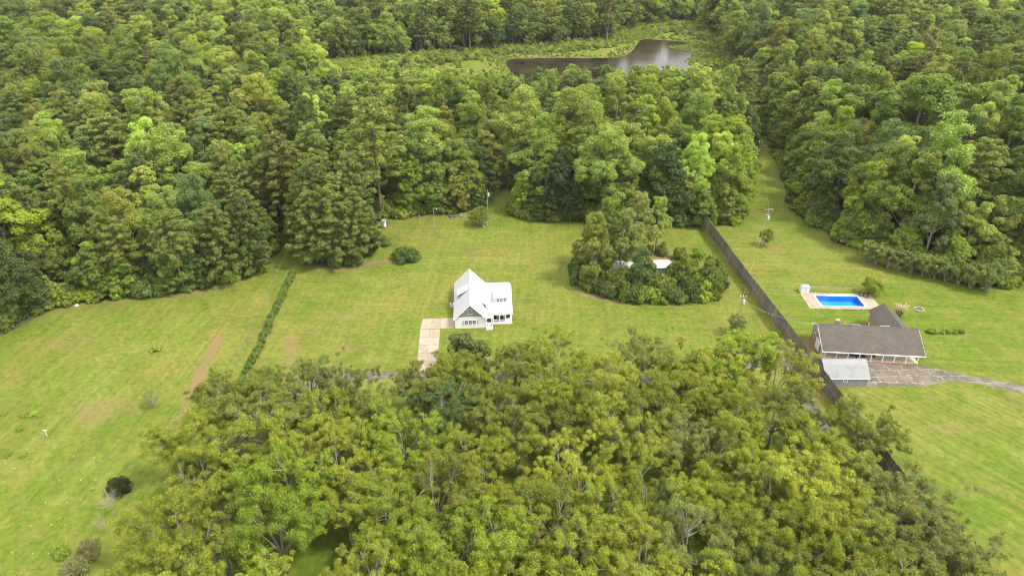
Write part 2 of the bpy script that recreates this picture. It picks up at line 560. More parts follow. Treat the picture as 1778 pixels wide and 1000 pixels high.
def nonuni(fine0, fine1, step, mid0, mid1, mstep, far):
    a = list(np.arange(fine0, fine1 + 1e-6, step))
    x = fine1
    while x < mid1: x += mstep; a.append(x)
    s = mstep
    while x < far: s *= 1.5; x += s; a.append(x)
    x = fine0
    while x > mid0: x -= mstep; a.insert(0, x)
    s = mstep
    while x > -far: s *= 1.5; x -= s; a.insert(0, x)
    return np.array(a)

def build_ground():
    xs = nonuni(-130, 135, 1.15, -420, 420, 3.2, 9000)
    ys = nonuni(40, 200, 1.15, 20, 520, 3.0, 9000)
    X, Y = np.meshgrid(xs, ys)
    nx, ny = len(xs), len(ys)
    x, y = X.ravel(), Y.ravel()
    inside = in_poly(x, y, CLEAR)
    d = dist_line(x, y, CLEAR, True)
    sd_ = np.where(inside, d, -d)
    wood = np.clip(.5 - sd_ / 5.0, 0, 1)
    mar = in_poly(x, y, MARSH); dm = dist_line(x, y, MARSH, True)
    wood = np.where(mar, np.clip(.48 - dm / 60, .28, 1), wood)
    dirt = np.zeros_like(x); lush = np.zeros_like(x)
    def line(pts, w, amt, soft=1.2):
        L = smooth(PP(pts), 2)
        dd = dist_line(x, y, L)
        np.maximum(dirt, min(1., amt * 1.08) * np.clip((w + soft - dd) / soft, 0, 1), out=dirt)
    def blob(px, py, rx, ry, amt, arr=None, rot=0):
        arr = dirt if arr is None else arr
        c = P(px, py)
        dx, dy = x - c[0], y - c[1]
        r = np.hypot(dx / rx, dy / ry)
        np.maximum(arr, amt * np.clip(1.4 - r, 0, 1), out=arr)
    # worn tracks and bare patches
    line([(376, 592), (350, 640), (325, 700), (300, 760)], .6, .75, 2.2)
    line([(520, 470), (470, 560), (432, 650)], .3, .50, 1.4)
    line([(502, 590), (508, 620), (505, 655)], .8, .62, 2.0)
    line([(520, 600), (515, 660)], .3, .4, 1.2)
    line([(560, 468), (620, 464), (690, 452)], 1.2, .62, 3)
    line([(470, 455), (380, 500), (300, 515)], 1.0, .5, 3)
    line([(1000, 503), (1030, 516), (1075, 522)], .8, .7, 2)
    line([(1090, 524), (1180, 528), (1250, 520)], .3, .42, 2)
    line([(1055, 535), (1020, 565), (1000, 590)], .3, .35, 1.2)
    line([(880, 300), (880, 335)], 1.2, .9, 2)
    line([(1600, 870), (1660, 862), (1720, 850), (1800, 840)], .4, .42, 2.2)
    line([(1440, 425), (1520, 452), (1580, 470)], .4, .5, 2)
    line([(1365, 590), (1400, 650), (1420, 690)], .9, .6, 2)
    line([(1380, 700), (1390, 760), (1420, 800)], 1.2, .5, 2.5)
    line([(1408, 600), (1425, 628)], 2.0, .85, 1.5)
    line([(690, 378), (730, 372), (760, 372)], .8, .5, 2)
    line([(840, 385), (860, 380)], .8, .55, 2)
    line([(60, 556), (130, 530), (210, 522)], .5, .5, 2)
    line([(880, 440), (960, 470), (1040, 500)], .2, .25, 3)
    for a in ((560, 575, 9, 6, .46), (620, 600, 8, 5, .42), (600, 545, 12, 5, .46), (840, 440, 14, 5, .42), (180, 715, 11, 7, .52), (120, 590, 12, 6, .46), (60, 660, 10, 4, .42), (1400, 440, 18, 5, .42),
              (1310, 440, 9, 3, .38), (1280, 522, 5, 2, .4), (1650, 740, 12, 6, .42), (1700, 700, 12, 4, .25), (1480, 470, 14, 4, .22), (1140, 445, 8, 5, .7), (700, 560, 6, 4, .22), (980, 545, 6, 3, .2), (1290, 575, 3, 2, .4),
              (150, 745, 8, 3, .3), (60, 740, 4, 1.5, .4), (1730, 660, 8, 3, .2)):
        blob(*a)
    # juicier turf: by the pool, the lower right lawn, around the white house and under the orchard
    for a in ((1500, 560, 26, 12, .8), (1650, 560, 30, 14, .7), (1700, 900, 22, 14, .9), (1330, 350, 14, 40, .75), (1700, 510, 30, 6, .8), (850, 590, 24, 9, .5), (1170, 590, 22, 10, .45), (760, 380, 18, 6, .3),
              (1000, 820, 60, 26, .8), (560, 950, 20, 12, .9), (130, 850, 30, 20, .35), (30, 980, 20, 10, .4), (250, 800, 8, 30, .35), (1560, 700, 14, 3, .5), (1350, 560, 3, 9, .4)):
        blob(*a, arr=lush)
    # shore sand
    for a in ((930, 96, 26, 7, .8), (985, 98, 20, 5, .6), (1215, 108, 8, 26, .6), (1080, 88, 8, 14, .5), (1185, 80, 10, 5, .4)):
        blob(*a)
    lush = np.where(mar, .0, lush)
    dirt = np.where(mar, np.maximum(dirt, .34), dirt)
    # mowing directions
    mow = np.zeros((len(x), 3))
    fx = 58 - (y - 150) * .064
    right = x > fx
    low_right = right & (y < 112)
    leftf = x < -55 + (133 - y) * .06
    mow[:, 0] = np.where(~right & ~leftf, .45, np.where(leftf, .55, .1))
    mow[:, 1] = np.where(~right & ~leftf, .42, np.where(right & ~low_right, .60, 0))
    mow[:, 2] = np.where(low_right, .85, np.where(leftf, .25, 0))
    mow *= (1 - wood)[:, None]
    # relief: the pond bed and the pool pit; gentle unevenness elsewhere is in the turf material
    z = np.zeros_like(x)
    pin = in_poly(x, y, POND); pd = dist_line(x, y, POND, True)
    z = np.where(pin, -.15 - np.clip(pd / 6, 0, 1.2), np.where(pd < 6, -.15 * (1 - pd / 6), z))
    ca, sa = math.cos(POOL_A), math.sin(POOL_A)
    lx = (x - POOL_C[0]) * ca + (y - POOL_C[1]) * sa; ly = -(x - POOL_C[0]) * sa + (y - POOL_C[1]) * ca
    z = np.where((abs(lx) < 6.2) & (abs(ly) < 3.1), -2.6, z)
    me = bpy.data.meshes.new('ground')
    idx = np.arange(nx * ny).reshape(ny, nx)
    quads = np.stack([idx[:-1, :-1], idx[:-1, 1:], idx[1:, 1:], idx[1:, :-1]], -1).reshape(-1, 4)
    fill_mesh(me, np.stack([x, y, z], 1), quads)
    a = me.attributes.new('zone', 'FLOAT_COLOR', 'POINT')
    a.data.foreach_set('color', np.stack([dirt, lush, wood, np.ones_like(x)], 1).ravel())
    a = me.attributes.new('mow', 'FLOAT_COLOR', 'POINT')
    a.data.foreach_set('color', np.hstack([mow, np.ones((len(x), 1))]).ravel())
    me.materials.append(MATS['grass_ground'])
    structure(add_obj('ground', me))

def fill_mesh(me, V, quads):
    quads = np.asarray(quads, np.int32)
    nq, k = quads.shape
    me.vertices.add(len(V)); me.vertices.foreach_set('co', np.asarray(V, np.float32).ravel())
    me.loops.add(nq * k); me.loops.foreach_set('vertex_index', quads.ravel())
    me.polygons.add(nq); me.polygons.foreach_set('loop_start', np.arange(0, nq * k, k, dtype=np.int32))
    me.update(calc_edges=True)

build_ground()

# pond
def flat_poly(name, pts, z, mat, kind=True):
    me = bpy.data.meshes.new(name)
    me.from_pydata([(p[0], p[1], z) for p in pts], [], [list(range(len(pts)))])
    me.materials.append(MATS[mat])
    o = add_obj(name, me)
    if kind: structure(o)
    return o
flat_poly('pond_water', POND[:-1], -.12, 'pond_water')

# lanes ---------------------------------------------------------------
def ribbon(name, pts, width, z, mat):
    L = smooth(pts, 3)
    t = np.gradient(L, axis=0); t /= np.linalg.norm(t, axis=1)[:, None]
    n = np.stack([-t[:, 1], t[:, 0]], 1)
    r = np.random.default_rng(len(name) * 17 + len(pts))
    w = np.broadcast_to(width, (len(L),)) / 2
    a = L + n * (w + r.normal(0, .12, len(L)))[:, None]
    b = L - n * (w + r.normal(0, .12, len(L)))[:, None]
    V = [(p[0], p[1], z) for p in a] + [(p[0], p[1], z) for p in b]
    m = len(L)
    me = bpy.data.meshes.new(name)
    me.from_pydata(V, [], [(i, i + m, i + m + 1, i + 1) for i in range(m - 1)])
    me.materials.append(MATS[mat])
    return structure(add_obj(name, me))
LANE = PP([(350, 1010), (385, 905), (425, 790), (465, 718), (520, 676), (580, 659), (640, 653), (700, 649), (800, 648), (920, 655), (1040, 660), (1160, 655), (1280, 640), (1345, 615)])
ribbon('lane', LANE, 2.6, .006, 'asphalt')
SIDE = PP([(1352, 596), (1380, 650), (1405, 700), (1440, 760), (1500, 830), (1590, 925), (1680, 1040)])
ribbon('lane_by_fence', SIDE, 2.3, .011, 'asphalt')
PARK = PP([(1494, 671), (1612, 671), (1640, 661), (1690, 664), (1778, 684), (1900, 716), (1900, 702), (1778, 668), (1700, 655), (1640, 643), (1596, 634), (1500, 628), (1430, 626), (1430, 668)])
def park():
    # rounded outline, ragged edge
    L = smooth(np.vstack([PARK, PARK[:1]]), 2)[:-1]
    r = np.random.default_rng(3)
    L = L + r.normal(0, .10, L.shape)
    flat_poly('asphalt_apron', L, .008, 'asphalt_cracked')
park()

# concrete driveway: a base with its slabs as pieces
def driveway():
    base = structure(empty('driveway'))
    def z1(x, y): return (680 + x / 3.847, 430 + y / 3.847)
    def slab(a, b, c, d):
        q = PP([z1(*a), z1(*b), z1(*c), z1(*d)])
        c0 = q.mean(0)
        q = c0 + (q - c0) * (1 - .035 / np.linalg.norm(q - c0, axis=1))[:, None]
        q3 = [(p[0], p[1], .07 + random.uniform(-.006, .006)) for p in q]
        add_obj('slab', MB().slab(q3, .09).mesh('slab', ['concrete_drive']), base)
    # turning pad and the strip to the garage door
    slab((206, 478), (270, 475), (266, 543), (192, 545)); slab((270, 475), (332, 472), (326, 541), (266, 543))
    slab((332, 472), (422, 468), (426, 538), (326, 541))
    ly = [545, 597, 650, 704, 765, 828]
    def edge(y):
        t = (y - 545) / (828 - 545)
        return 192 + (163 - 192) * t, 325 + (301 - 325) * t
    for a, b in zip(ly[:-1], ly[1:]):
        (l0, r0), (l1, r1) = edge(a), edge(b)
        m0, m1 = (l0 + r0) / 2 - 3, (l1 + r1) / 2 - 3
        slab((l0, a), (m0, a), (m1, b), (l1, b)); slab((m0, a), (r0, a), (r1, b), (m1, b))
driveway()

# ------------------------------------------------------------------ buildings
def part(name, mb, mats, parent, uv=False, lv=False):
    return add_obj(name, mb.mesh(name, mats, uv, lv), parent)

def roof_plane(root, name, quad, th, mat, seam=None, uv=False):
    """quad: eave-left, eave-right, ridge-right, ridge-left (seen from outside); standing seams run up the slope"""
    q = [np.array(p, float) for p in quad]
    o = part(name, MB().slab(q, th), [mat], root, uv)
    if seam:
        n = np.cross(q[1] - q[0], q[3] - q[0]); n /= np.linalg.norm(n)
        if n[2] < 0: n = -n
        L = np.linalg.norm(q[1] - q[0]); k = max(2, int(L / seam))
        for i in range(k + 1):
            t = i / k
            a = q[0] + (q[1] - q[0]) * t; b = q[3] + (q[2] - q[3]) * t
            if np.linalg.norm(a - b) < .4: continue
            w = (q[1] - q[0]) / L * .02
            s = MB().slab([a - w + n * .035, a + w + n * .035, b + w + n * .035, b - w + n * .035], .036)
            part('seam', s, [mat], o)
    return o

def window(root, x0, x1, z0, z1, y, cols=2, rows=2, frame='trim_white', depth=.05, shutters=None, M=None, glass='window_glass'):
    """window in a wall facing -y at y"""
    fr = MB()
    t = .07
    fr.box(x0 - t, x1 + t, y - depth, y + .02, z1, z1 + t); fr.box(x0 - t, x1 + t, y - depth - .03, y + .02, z0 - t, z0)
    fr.box(x0 - t, x0, y - depth, y + .02, z0, z1); fr.box(x1, x1 + t, y - depth, y + .02, z0, z1)
    for i in range(1, cols):
        xc = x0 + (x1 - x0) * i / cols; fr.box(xc - .02, xc + .02, y - depth + .01, y + .01, z0, z1)
    for j in range(1, rows):
        zc = z0 + (z1 - z0) * j / rows; fr.box(x0, x1, y - depth + .015, y + .005, zc - .025, zc + .025)
    o = part('window', fr, [frame], root)
    for i in range(cols):
        for j in range(rows):
            xa, xb = x0 + (x1 - x0) * i / cols, x0 + (x1 - x0) * (i + 1) / cols
            za, zb = z0 + (z1 - z0) * j / rows, z0 + (z1 - z0) * (j + 1) / rows
            part('pane', MB().box(xa + .02, xb - .02, y - .022, y - .012, za + .025, zb - .025), [glass], o)
    if M is not None: o.matrix_local = M
    return o

def white_house():
    R = empty('white_house', (-12.79, 129.8, 0), PROP_A)
    tag(R, 'white cottage with white metal roof and grey front gable beside the driveway', 'house')
    W, D, EZ, RZ = 6.85, 16.3, 2.9, 6.4
    xr = W / 2
    # walls: main gabled block, siding boards on the gable
    m = MB()
    m.box(0, W, 0, D, 0, EZ)
    m.add([(0, D - .01, EZ), (W, D - .01, EZ), (xr, D - .01, RZ - .12)], [(0, 2, 1)])
    part('wall', m, ['white_paint'], R)
    m = MB()
    g0 = MB().add([(0, .0, EZ), (W, .0, EZ), (xr, .0, RZ - .15), (0, .25, EZ), (W, .25, EZ), (xr, .25, RZ - .15)], [(0, 1, 2), (0, 2, 5, 3), (1, 4, 5, 2), (3, 5, 4)])
    gable = part('gable', g0, ['siding_grey'], R)
    for i in range(15):                                   # lap siding of the gable, one board above the other
        z0 = EZ + .05 + i * .215; z1 = z0 + .20
        hw = lambda z: max(0, xr * (RZ - .18 - z) / (RZ - EZ))
        if hw(z1) < .15: break
        b = MB().add([(xr - hw(z0), -.035, z0), (xr + hw(z0), -.035, z0), (xr + hw(z1), -.010, z1), (xr - hw(z1), -.010, z1),
                      (xr - hw(z0), .0, z0), (xr + hw(z0), .0, z0), (xr + hw(z1), .0, z1), (xr - hw(z1), .0, z1)],
                     [(0, 1, 2, 3), (0, 4, 5, 1), (3, 2, 6, 7), (0, 3, 7, 4), (1, 5, 6, 2)])
        part('siding_board', b, ['siding_grey'], gable)
    part('band', MB().box(-.02, W + .02, -.07, 0, EZ - .16, EZ + .04), ['trim_white'], R)
    # wing with saltbox section and the porch under the lower roof
    WX, wy0, wy1, yr, zr = 13.1, 4.9, 15.8, 8.4, 6.2
    m = MB()
    m.box(W - .05, WX - .25, wy0, wy1, .02, 2.75)
    m.add([(WX - .25, wy0, 2.75), (WX - .25, wy1, 2.75), (WX - .25, yr, zr - .15), (WX - .25, wy0, 3.6)], [(0, 1, 2, 3)])
    m.box(W + 3.0, WX - .25, wy0, wy0 + .1, 2.7, 3.65)
    part('wing_wall', m, ['white_paint'], R)
    ov = .38
    rt = .07
    zl = EZ - ov * (RZ - EZ) / xr
    roof_plane(R, 'roof_slope', [(-ov, D + .3, zl), (-ov, -.35, zl), (xr, -.35, RZ), (xr, D + .3, RZ)], rt, 'roof_white', .5)
    roof_plane(R, 'roof_slope', [(W + ov, -.35, zl), (W + ov, D + .3, zl), (xr + .002, D + .3, RZ), (xr + .002, -.35, RZ)], rt, 'roof_white', .5)
    part('ridge_cap', MB().slab([(xr - .14, -.37, RZ - .11), (xr - .14, D + .32, RZ - .11), (xr, D + .32, RZ + .045), (xr, -.37, RZ + .045)], .02)
         .slab([(xr + .14, -.37, RZ - .11), (xr + .14, D + .32, RZ - .11), (xr, D + .32, RZ + .046), (xr, -.37, RZ + .046)], .02), ['roof_white'], R)
    # barge boards of the front gable
    for s in (-1, 1):
        xe = -ov if s < 0 else W + ov
        part('barge_board', MB().slab([(xe, -.40, zl - .02), (xe, -.34, zl - .02), (xr, -.34, RZ - .02), (xr, -.40, RZ - .02)], .2), ['trim_white'], R)
    # wing roof: front slope, back slope, low porch roof
    roof_plane(R, 'roof_slope', [(xr + 2.3, 4.55, 3.6), (WX, 4.55, 3.6), (WX, yr, zr), (xr + .2, yr, zr)], rt, 'roof_white', .5)
    roof_plane(R, 'roof_slope', [(WX, wy1 + .4, 2.65), (xr + 2.6, wy1 + .4, 2.65), (xr + .2, yr + .002, zr), (WX, yr + .002, zr)], rt, 'roof_white', .5)
    roof_plane(R, 'porch_roof', [(8.2, 1.3, 2.72), (WX, 1.3, 2.72), (WX, 4.62, 3.62), (6.7, 4.62, 3.62)], rt, 'roof_white', .5)
    roof_plane(R, 'entry_roof', [(6.6, -.25, 2.68), (8.45, -.25, 2.68), (8.45, 1.9, 3.0), (6.3, 1.9, 3.0)], rt, 'roof_white', .5)
    part('fascia', MB().box(8.45, WX + .02, 1.24, 1.30, 2.5, 2.70), ['trim_white'], R)
    # wall dormer with three windows on the wing
    dx0, dx1 = 8.75, 12.35
    dm = MB().box(dx0 + .15, dx1 - .15, 4.86, 5.0, 3.5, 4.85)
    dm.add([(dx0 + .15, 4.9, 3.6), (dx0 + .15, 4.9, 4.85), (dx0 + .15, 8.2, 6.05)], [(0, 1, 2)])
    dm.add([(dx1 - .15, 4.9, 3.6), (dx1 - .15, 4.9, 4.85), (dx1 - .15, 8.2, 6.05)], [(0, 2, 1)])
    part('dormer_wall', dm, ['white_paint'], R)
    roof_plane(R, 'dormer_roof', [(dx0, 4.5, 4.85), (dx1, 4.5, 4.85), (dx1, 8.3, 6.22), (dx0, 8.3, 6.22)], .08, 'roof_white', .45)
    for i in range(3):
        window(R, 9.55 + i * .82, 10.12 + i * .82, 3.95, 4.6, 4.86)
    # shed dormer on the far side slope
    dl = MB()
    for yy in (7.1, 9.6): dl.add([(.75, yy, 3.5), (.75, yy, 4.65), (3.0, yy, 6.0)], [(0, 1, 2)])
    dl.box(.72, .80, 7.1, 9.6, 3.5, 4.62)
    part('dormer_wall', dl, ['siding_grey'], R)
    roof_plane(R, 'dormer_roof', [(.45, 9.8, 4.55), (.45, 6.9, 4.55), (3.1, 6.9, 6.12), (3.1, 9.8, 6.12)], .08, 'roof_white', .45)
    # gable and ground-floor windows, shutters
    window(R, 3.02, 3.82, 3.75, 4.85, -.03)
    for i in range(3): window(R, 2.15 + i * .88, 2.87 + i * .88, 1.05, 2.05, 0)
    for xs in (1.62, 4.92):
        sh = part('shutter', MB().box(xs, xs + .34, -.05, 0, .98, 2.12), ['shutter_green'], R)
        for k in range(9): part('slat', MB().box(xs + .05, xs + .29, -.065, -.05, 1.04 + k * .117, 1.12 + k * .117), ['shutter_green'], sh)
    # porch
    part('porch_floor', MB().box(8.5, 12.95, 1.15, wy0, .02, .32), ['porch_floor'], R)
    for xp in (8.62, 10.0, 11.4, 12.8): part('porch_post', MB().box(xp - .09, xp + .09, 1.25, 1.43, .32, 2.66), ['trim_white'], R)
    for xa, xb in ((8.7, 9.9), (10.1, 11.3), (11.5, 12.7)):
        part('porch_rail', MB().box(xa, xb, 1.31, 1.37, 1.10, 1.17).box(xa, xb, 1.32, 1.36, .42, .47), ['trim_white'], R)
    for xp, w in ((9.1, .55), (9.75, .4), (10.6, .35), (11.3, .8)): window(R, xp, xp + w, 1.35, 2.25, wy0)
    part('entry_floor', MB().box(6.86, 8.45, -.05, 2.0, .02, .30), ['porch_floor'], R)
    for xp in (7.0, 8.3): part('entry_post', MB().box(xp - .08, xp + .08, -.12, .04, .02, 2.62), ['trim_white'], R)
    d = part('front_door', MB().box(7.15, 8.05, 1.9, 2.0, .32, 2.3), ['dark_metal'], R)
    part('door_handle', MB().box(7.92, 7.97, 1.86, 1.9, 1.2, 1.32), ['galvanised'], d)
    part('entry_wall', MB().box(6.86, 8.6, 2.0, 4.9, .02, 2.9), ['white_paint'], R)
    part('step', MB().box(6.95, 8.4, -1.05, -.13, .012, .14), ['porch_floor'], R)
    # garage door faces the pad on the driveway side
    gd = part('garage_door', MB().box(-.05, 0, .9, 4.4, .02, 2.3), ['trim_white'], R)
    for k in range(4): part('door_panel', MB().box(-.075, -.05, 1.0, 4.3, .1 + k * .55, .58 + k * .55), ['trim_white'], gd)
    # porch furniture: dark chairs and a bench, each a thing of its own
    def chair(name, lx, ly, rz, label, mat, w=.6, cat='chair'):
        p = R.matrix_basis @ Vector((lx, ly, .32))
        C_ = empty(name, p, PROP_A + rz)
        tag(C_, label, cat)
        part('seat', MB().box(-w / 2, w / 2, -.28, .28, .38, .46), [mat], C_)
        part('backrest', MB().box(-w / 2, w / 2, .24, .30, .46, 1.0), [mat], C_)
        for sx in (-1, 1):
            part('armrest', MB().box(sx * w / 2 - .03, sx * w / 2 + .03, -.26, .28, .62, .67), [mat], C_)
            for sy in (-1, 1): part('leg', MB().box(sx * (w / 2 - .05) - .03, sx * (w / 2 - .05) + .03, sy * .24 - .03, sy * .24 + .03, 0, .38 if sy > 0 else .62), [mat], C_)
    chair('porch_chair', 9.1, 2.6, 0, 'dark porch chair nearest the front door of the white house', 'dark_metal')
    chair('porch_chair', 10.0, 2.5, .1, 'middle dark porch chair on the white house porch', 'dark_metal')
    chair('porch_chair', 10.7, 2.55, -.1, 'dark porch chair next to the porch bench of the white house', 'dark_metal')
    chair('porch_bench', 11.95, 3.2, 0, 'dark bench at the far end of the white house porch', 'dark_metal', 1.3, 'bench')
    bpy.context.view_layer.update()
    for i, (lx, lab) in enumerate(((7.1, 'round dark flower pot on the garage side of the entry step'), (8.2, 'round dark flower pot on the porch side of the entry step'))):
        p = R.matrix_basis @ Vector((lx, .35, .30))
        pr = [(.10, 0), (.16, .05), (.2, .25), (.22, .30), (.18, .31)]
        m = MB(); m.tube([(0, 0, z) for r, z in pr], [r for r, z in pr], 10)
        o = tag(add_obj('flower_pot', m.mesh('flower_pot', ['dark_metal']), None, p), lab, 'flower pot')
    # condenser unit on the lawn side
    p = R.matrix_basis @ Vector((-.95, 9.7, 0))
    A = tag(empty('air_conditioner', p, PROP_A), 'pale condenser unit on the lawn beside the far white house wall', 'air conditioner')
    part('casing', MB().box(-.42, .42, -.42, .42, .06, .86), ['galvanised'], A)
    part('fan_grille', MB().tube([(0, 0, .862), (0, 0, .89)], .34, 14), ['dark_metal'], A)
    part('base', MB().box(-.5, .5, -.5, .5, .0, .06), ['stone'], A)
white_house()

def ranch_house():
    R = empty('ranch_house', (65.6, 117.7, 0), RANCH_A)
    tag(R, 'long brick house with brown shingle roof and white front porch', 'house')
    FZ, EZ, y0, yr, zr = .35, 2.35, -.35, 5.45, 5.54
    sl = (zr - EZ) / (yr - y0)
    yb = 8.2; zb = zr - (yb + .5 - yr) * sl
    xl, xR = -.3, 19.3
    rz_ = lambda y: EZ + (y - y0) * sl if y < yr else zr - (y - yr) * sl
    m = MB().box(xl, xR, 2.0, yb, .02, 3.3)
    part('wall', m, ['brick_wall'], R, True)
    for x, s in ((xl, 1), (xR, -1)):
        pts = [(x, 2.0, 3.3), (x, yb, 3.3), (x, yb, rz_(yb) - .15), (x, yr, zr - .15), (x, 2.0, rz_(2.0) - .15)]
        part('gable', MB().add(pts, [(4, 3, 2, 1, 0) if s > 0 else (0, 1, 2, 3, 4)]), ['gable_siding'], R)
        k = 0
        for i in range(9):
            za = 3.32 + i * .22; zc = za + .2
            ya = max(2.0, y0 + (zc + .15 - EZ) / sl); yc = min(yb, yr + (zr - zc - .15) / sl)
            if yc - ya < .3: break
            xo = x - s * .03
            part('siding_board', MB().box(min(x, xo), max(x, xo), ya + .05, yc - .05, za, zc), ['gable_siding'], R)
    # roof
    roof_plane(R, 'roof_slope', [(-.75, y0, EZ), (19.9, y0, EZ), (19.9, yr, zr), (-.75, yr, zr)], .12, 'shingle', None, True)
    roof_plane(R, 'roof_slope', [(19.9, yb + .55, zb - .03), (-.75, yb + .55, zb - .03), (-.75, yr + .002, zr), (19.9, yr + .002, zr)], .12, 'shingle', None, True)
    part('ridge_cap', MB().slab([(-.77, yr - .16, zr - .055), (19.92, yr - .16, zr - .055), (19.92, yr, zr + .04), (-.77, yr, zr + .04)], .02)
         .slab([(-.77, yr + .16, zr - .055), (19.92, yr + .16, zr - .055), (19.92, yr, zr + .041), (-.77, yr, zr + .041)], .02), ['shingle'], R, True)
    part('gutter', MB().box(-.78, 19.93, y0 - .10, y0 - .003, EZ - .14, EZ + .02), ['trim_white'], R)
    part('soffit_beam', MB().box(-.3, 19.3, -.12, .08, EZ - .16, EZ - .02), ['trim_white'], R)
    for x in (-.78, 19.9):
        part('verge_board', MB().slab([(x, y0, EZ - .01), (x + .03, y0, EZ - .01), (x + .03, yr, zr - .01), (x, yr, zr - .01)], .2), ['trim_white'], R)
        part('verge_board', MB().slab([(x, yb + .5, zb - .01), (x + .03, yb + .5, zb - .01), (x + .03, yr, zr - .012), (x, yr, zr - .012)], .2), ['trim_white'], R)
    # rear wing
    wx = 16.9
    part('rear_wall', MB().box(14.3, 19.5, yb, 14.3, .02, 3.1).box(14.3, 17.2, 14.3, 15.6, .02, 3.1), ['brick_wall'], R, True)
    roof_plane(R, 'rear_roof', [(14.0, 16.4, 3.1), (14.0, 7.3, 3.1), (wx, 6.0, 5.2), (wx, 16.1, 5.2)], .12, 'shingle', None, True)
    roof_plane(R, 'rear_roof', [(19.9, 7.3, 3.1), (19.9, 14.5, 3.1), (wx + .002, 16.1, 5.2), (wx + .002, 6.0, 5.2)], .12, 'shingle', None, True)
    part('rear_gable', MB().add([(14.2, 15.9, 3.05), (19.6, 14.3, 3.05), (wx, 15.8, 5.05)], [(0, 1, 2), (2, 1, 0)][:1]), ['gable_siding'], R)
    # rear porch lean-to roof
    roof_plane(R, 'lean_to_roof', [(9.5, 10.3, 2.6), (2.9, 10.3, 2.6), (2.9, 8.5, zb - .1), (9.5, 8.5, zb - .1)], .08, 'shingle', None, True)
    for x in (3.1, 6.2, 9.3): part('porch_post', MB().box(x - .07, x + .07, 10.1, 10.24, .02, 2.55), ['trim_white'], R)
    # porch: tiled floor on a brick plinth, nine posts
    part('porch_plinth', MB().box(-.25, 19.1, -.12, 1.99, .02, FZ - .04), ['clay_brick'], R)
    part('porch_bright_sheet', MB().box(-.25, 19.25, 1.965, 1.998, FZ, 3.2), ['porch_bright_sheet'], R)  # pale sheet added over the brick to brighten the shaded porch
    fl = part('porch_floor', MB().box(-.2, 19.05, -.08, 1.99, FZ - .038, FZ - .01), ['porch_tile'], R)
    for i in range(16):
        part('tile_strip', MB().box(-.18 + i * 1.2, -.18 + i * 1.2 + 1.17, -.07, 1.97, FZ - .01, FZ), ['porch_tile'], fl)
    for i in range(9):
        x = .05 + i * 18.75 / 8
        p = part('porch_post', MB().box(x - .07, x + .07, -.03, .11, FZ, EZ - .15), ['trim_white'], R)
        part('post_base', MB().box(x - .10, x + .10, -.06, .14, FZ, FZ + .14), ['trim_white'], p)
    for x0 in (2.0, 5.0, 11.6, 14.6): window(R, x0, x0 + 1.5, 1.1, 2.4, 1.96, 3, 2)
    d = part('front_door', MB().box(8.2, 9.2, 1.92, 1.96, FZ, 2.45), ['wood_brown'], R)
    part('door_handle', MB().box(9.05, 9.1, 1.9, 1.94, 1.3, 1.42), ['galvanised'], d)
    # the end wall: pale roll-up door and a small window
    gd = part('side_door', MB().box(xl - .06, xl, 2.7, 5.2, .02, 2.5), ['door_panel'], R)
    for k in range(5): part('door_slat', MB().box(xl - .08, xl - .06, 2.76, 5.14, .08 + k * .48, .50 + k * .48), ['door_panel'], gd)
    wi = part('window', MB().box(xl - .05, xl, 6.2, 7.2, 1.5, 2.5), ['trim_white'], R)
    part('pane', MB().box(xl - .06, xl - .05, 6.28, 7.12, 1.58, 2.42), ['window_glass'], wi)
    # two racks of solar panels over the ridge
    for i, (xa, lab) in enumerate(((6.3, 1), (12.3, 2))):
        m = MB()
        part('solar_panel', MB().slab([(xa, yr + .25, zr + .18), (xa + 1.7, yr + .25, zr + .10), (xa + 1.7, yr + 1.5, zr - .34), (xa, yr + 1.5, zr - .28)], .06), ['solar_glass'], R)
        part('panel_rail', MB().box(xa - .1, xa + 1.8, yr + .2, yr + .26, zr - .02, zr + .13), ['galvanised'], R)
    part('roof_vent', MB().tube([(10.2, 6.6, zr - .8), (10.2, 6.6, zr + .1)], .09, 8), ['galvanised'], R)
    part('chimney', MB().box(3.7, 4.5, 7.2, 7.9, 3.0, 5.35).box(3.62, 4.58, 7.12, 7.98, 5.35, 5.48), ['stone'], R)
    # porch furniture
    def seat(name, lx, ly, rz, label, cat, w, mat='wood_brown'):
        p = R.matrix_basis @ Vector((lx, ly, FZ))
        C_ = tag(empty(name, p, RANCH_A + rz), label, cat)
        part('seat', MB().box(-w / 2, w / 2, -.28, .28, .38, .46), [mat], C_)
        part('backrest', MB().box(-w / 2, w / 2, .24, .30, .46, 1.05), [mat], C_)
        for sx in (-1, 1):
            part('armrest', MB().box(sx * w / 2 - .03, sx * w / 2 + .03, -.26, .28, .62, .67), [mat], C_)
            for sy in (-1, 1): part('leg', MB().box(sx * (w / 2 - .05) - .03, sx * (w / 2 - .05) + .03, sy * .24 - .03, sy * .24 + .03, 0, .38), [mat], C_)
    seat('porch_bench', 6.3, 1.4, 0, 'dark wooden bench beside the ranch porch table', 'bench', 1.3, 'dark_metal')
    seat('porch_chair', 8.3, .9, .3, 'dark chair on the middle of the ranch porch', 'chair', .65, 'dark_metal')
    seat('porch_chair', 10.4, 1.2, -.2, 'single dark chair right of the ranch front door', 'chair', .65, 'dark_metal')
    p = R.matrix_basis @ Vector((7.3, .95, FZ))
    T = tag(empty('porch_table', p, RANCH_A), 'low dark table on the ranch porch', 'table')
    part('top', MB().box(-.6, .6, -.4, .4, .45, .5), ['dark_metal'], T)
    for sx in (-1, 1):
        for sy in (-1, 1): part('leg', MB().box(sx * .5 - .03, sx * .5 + .03, sy * .32 - .03, sy * .32 + .03, 0, .45), ['dark_metal'], T)
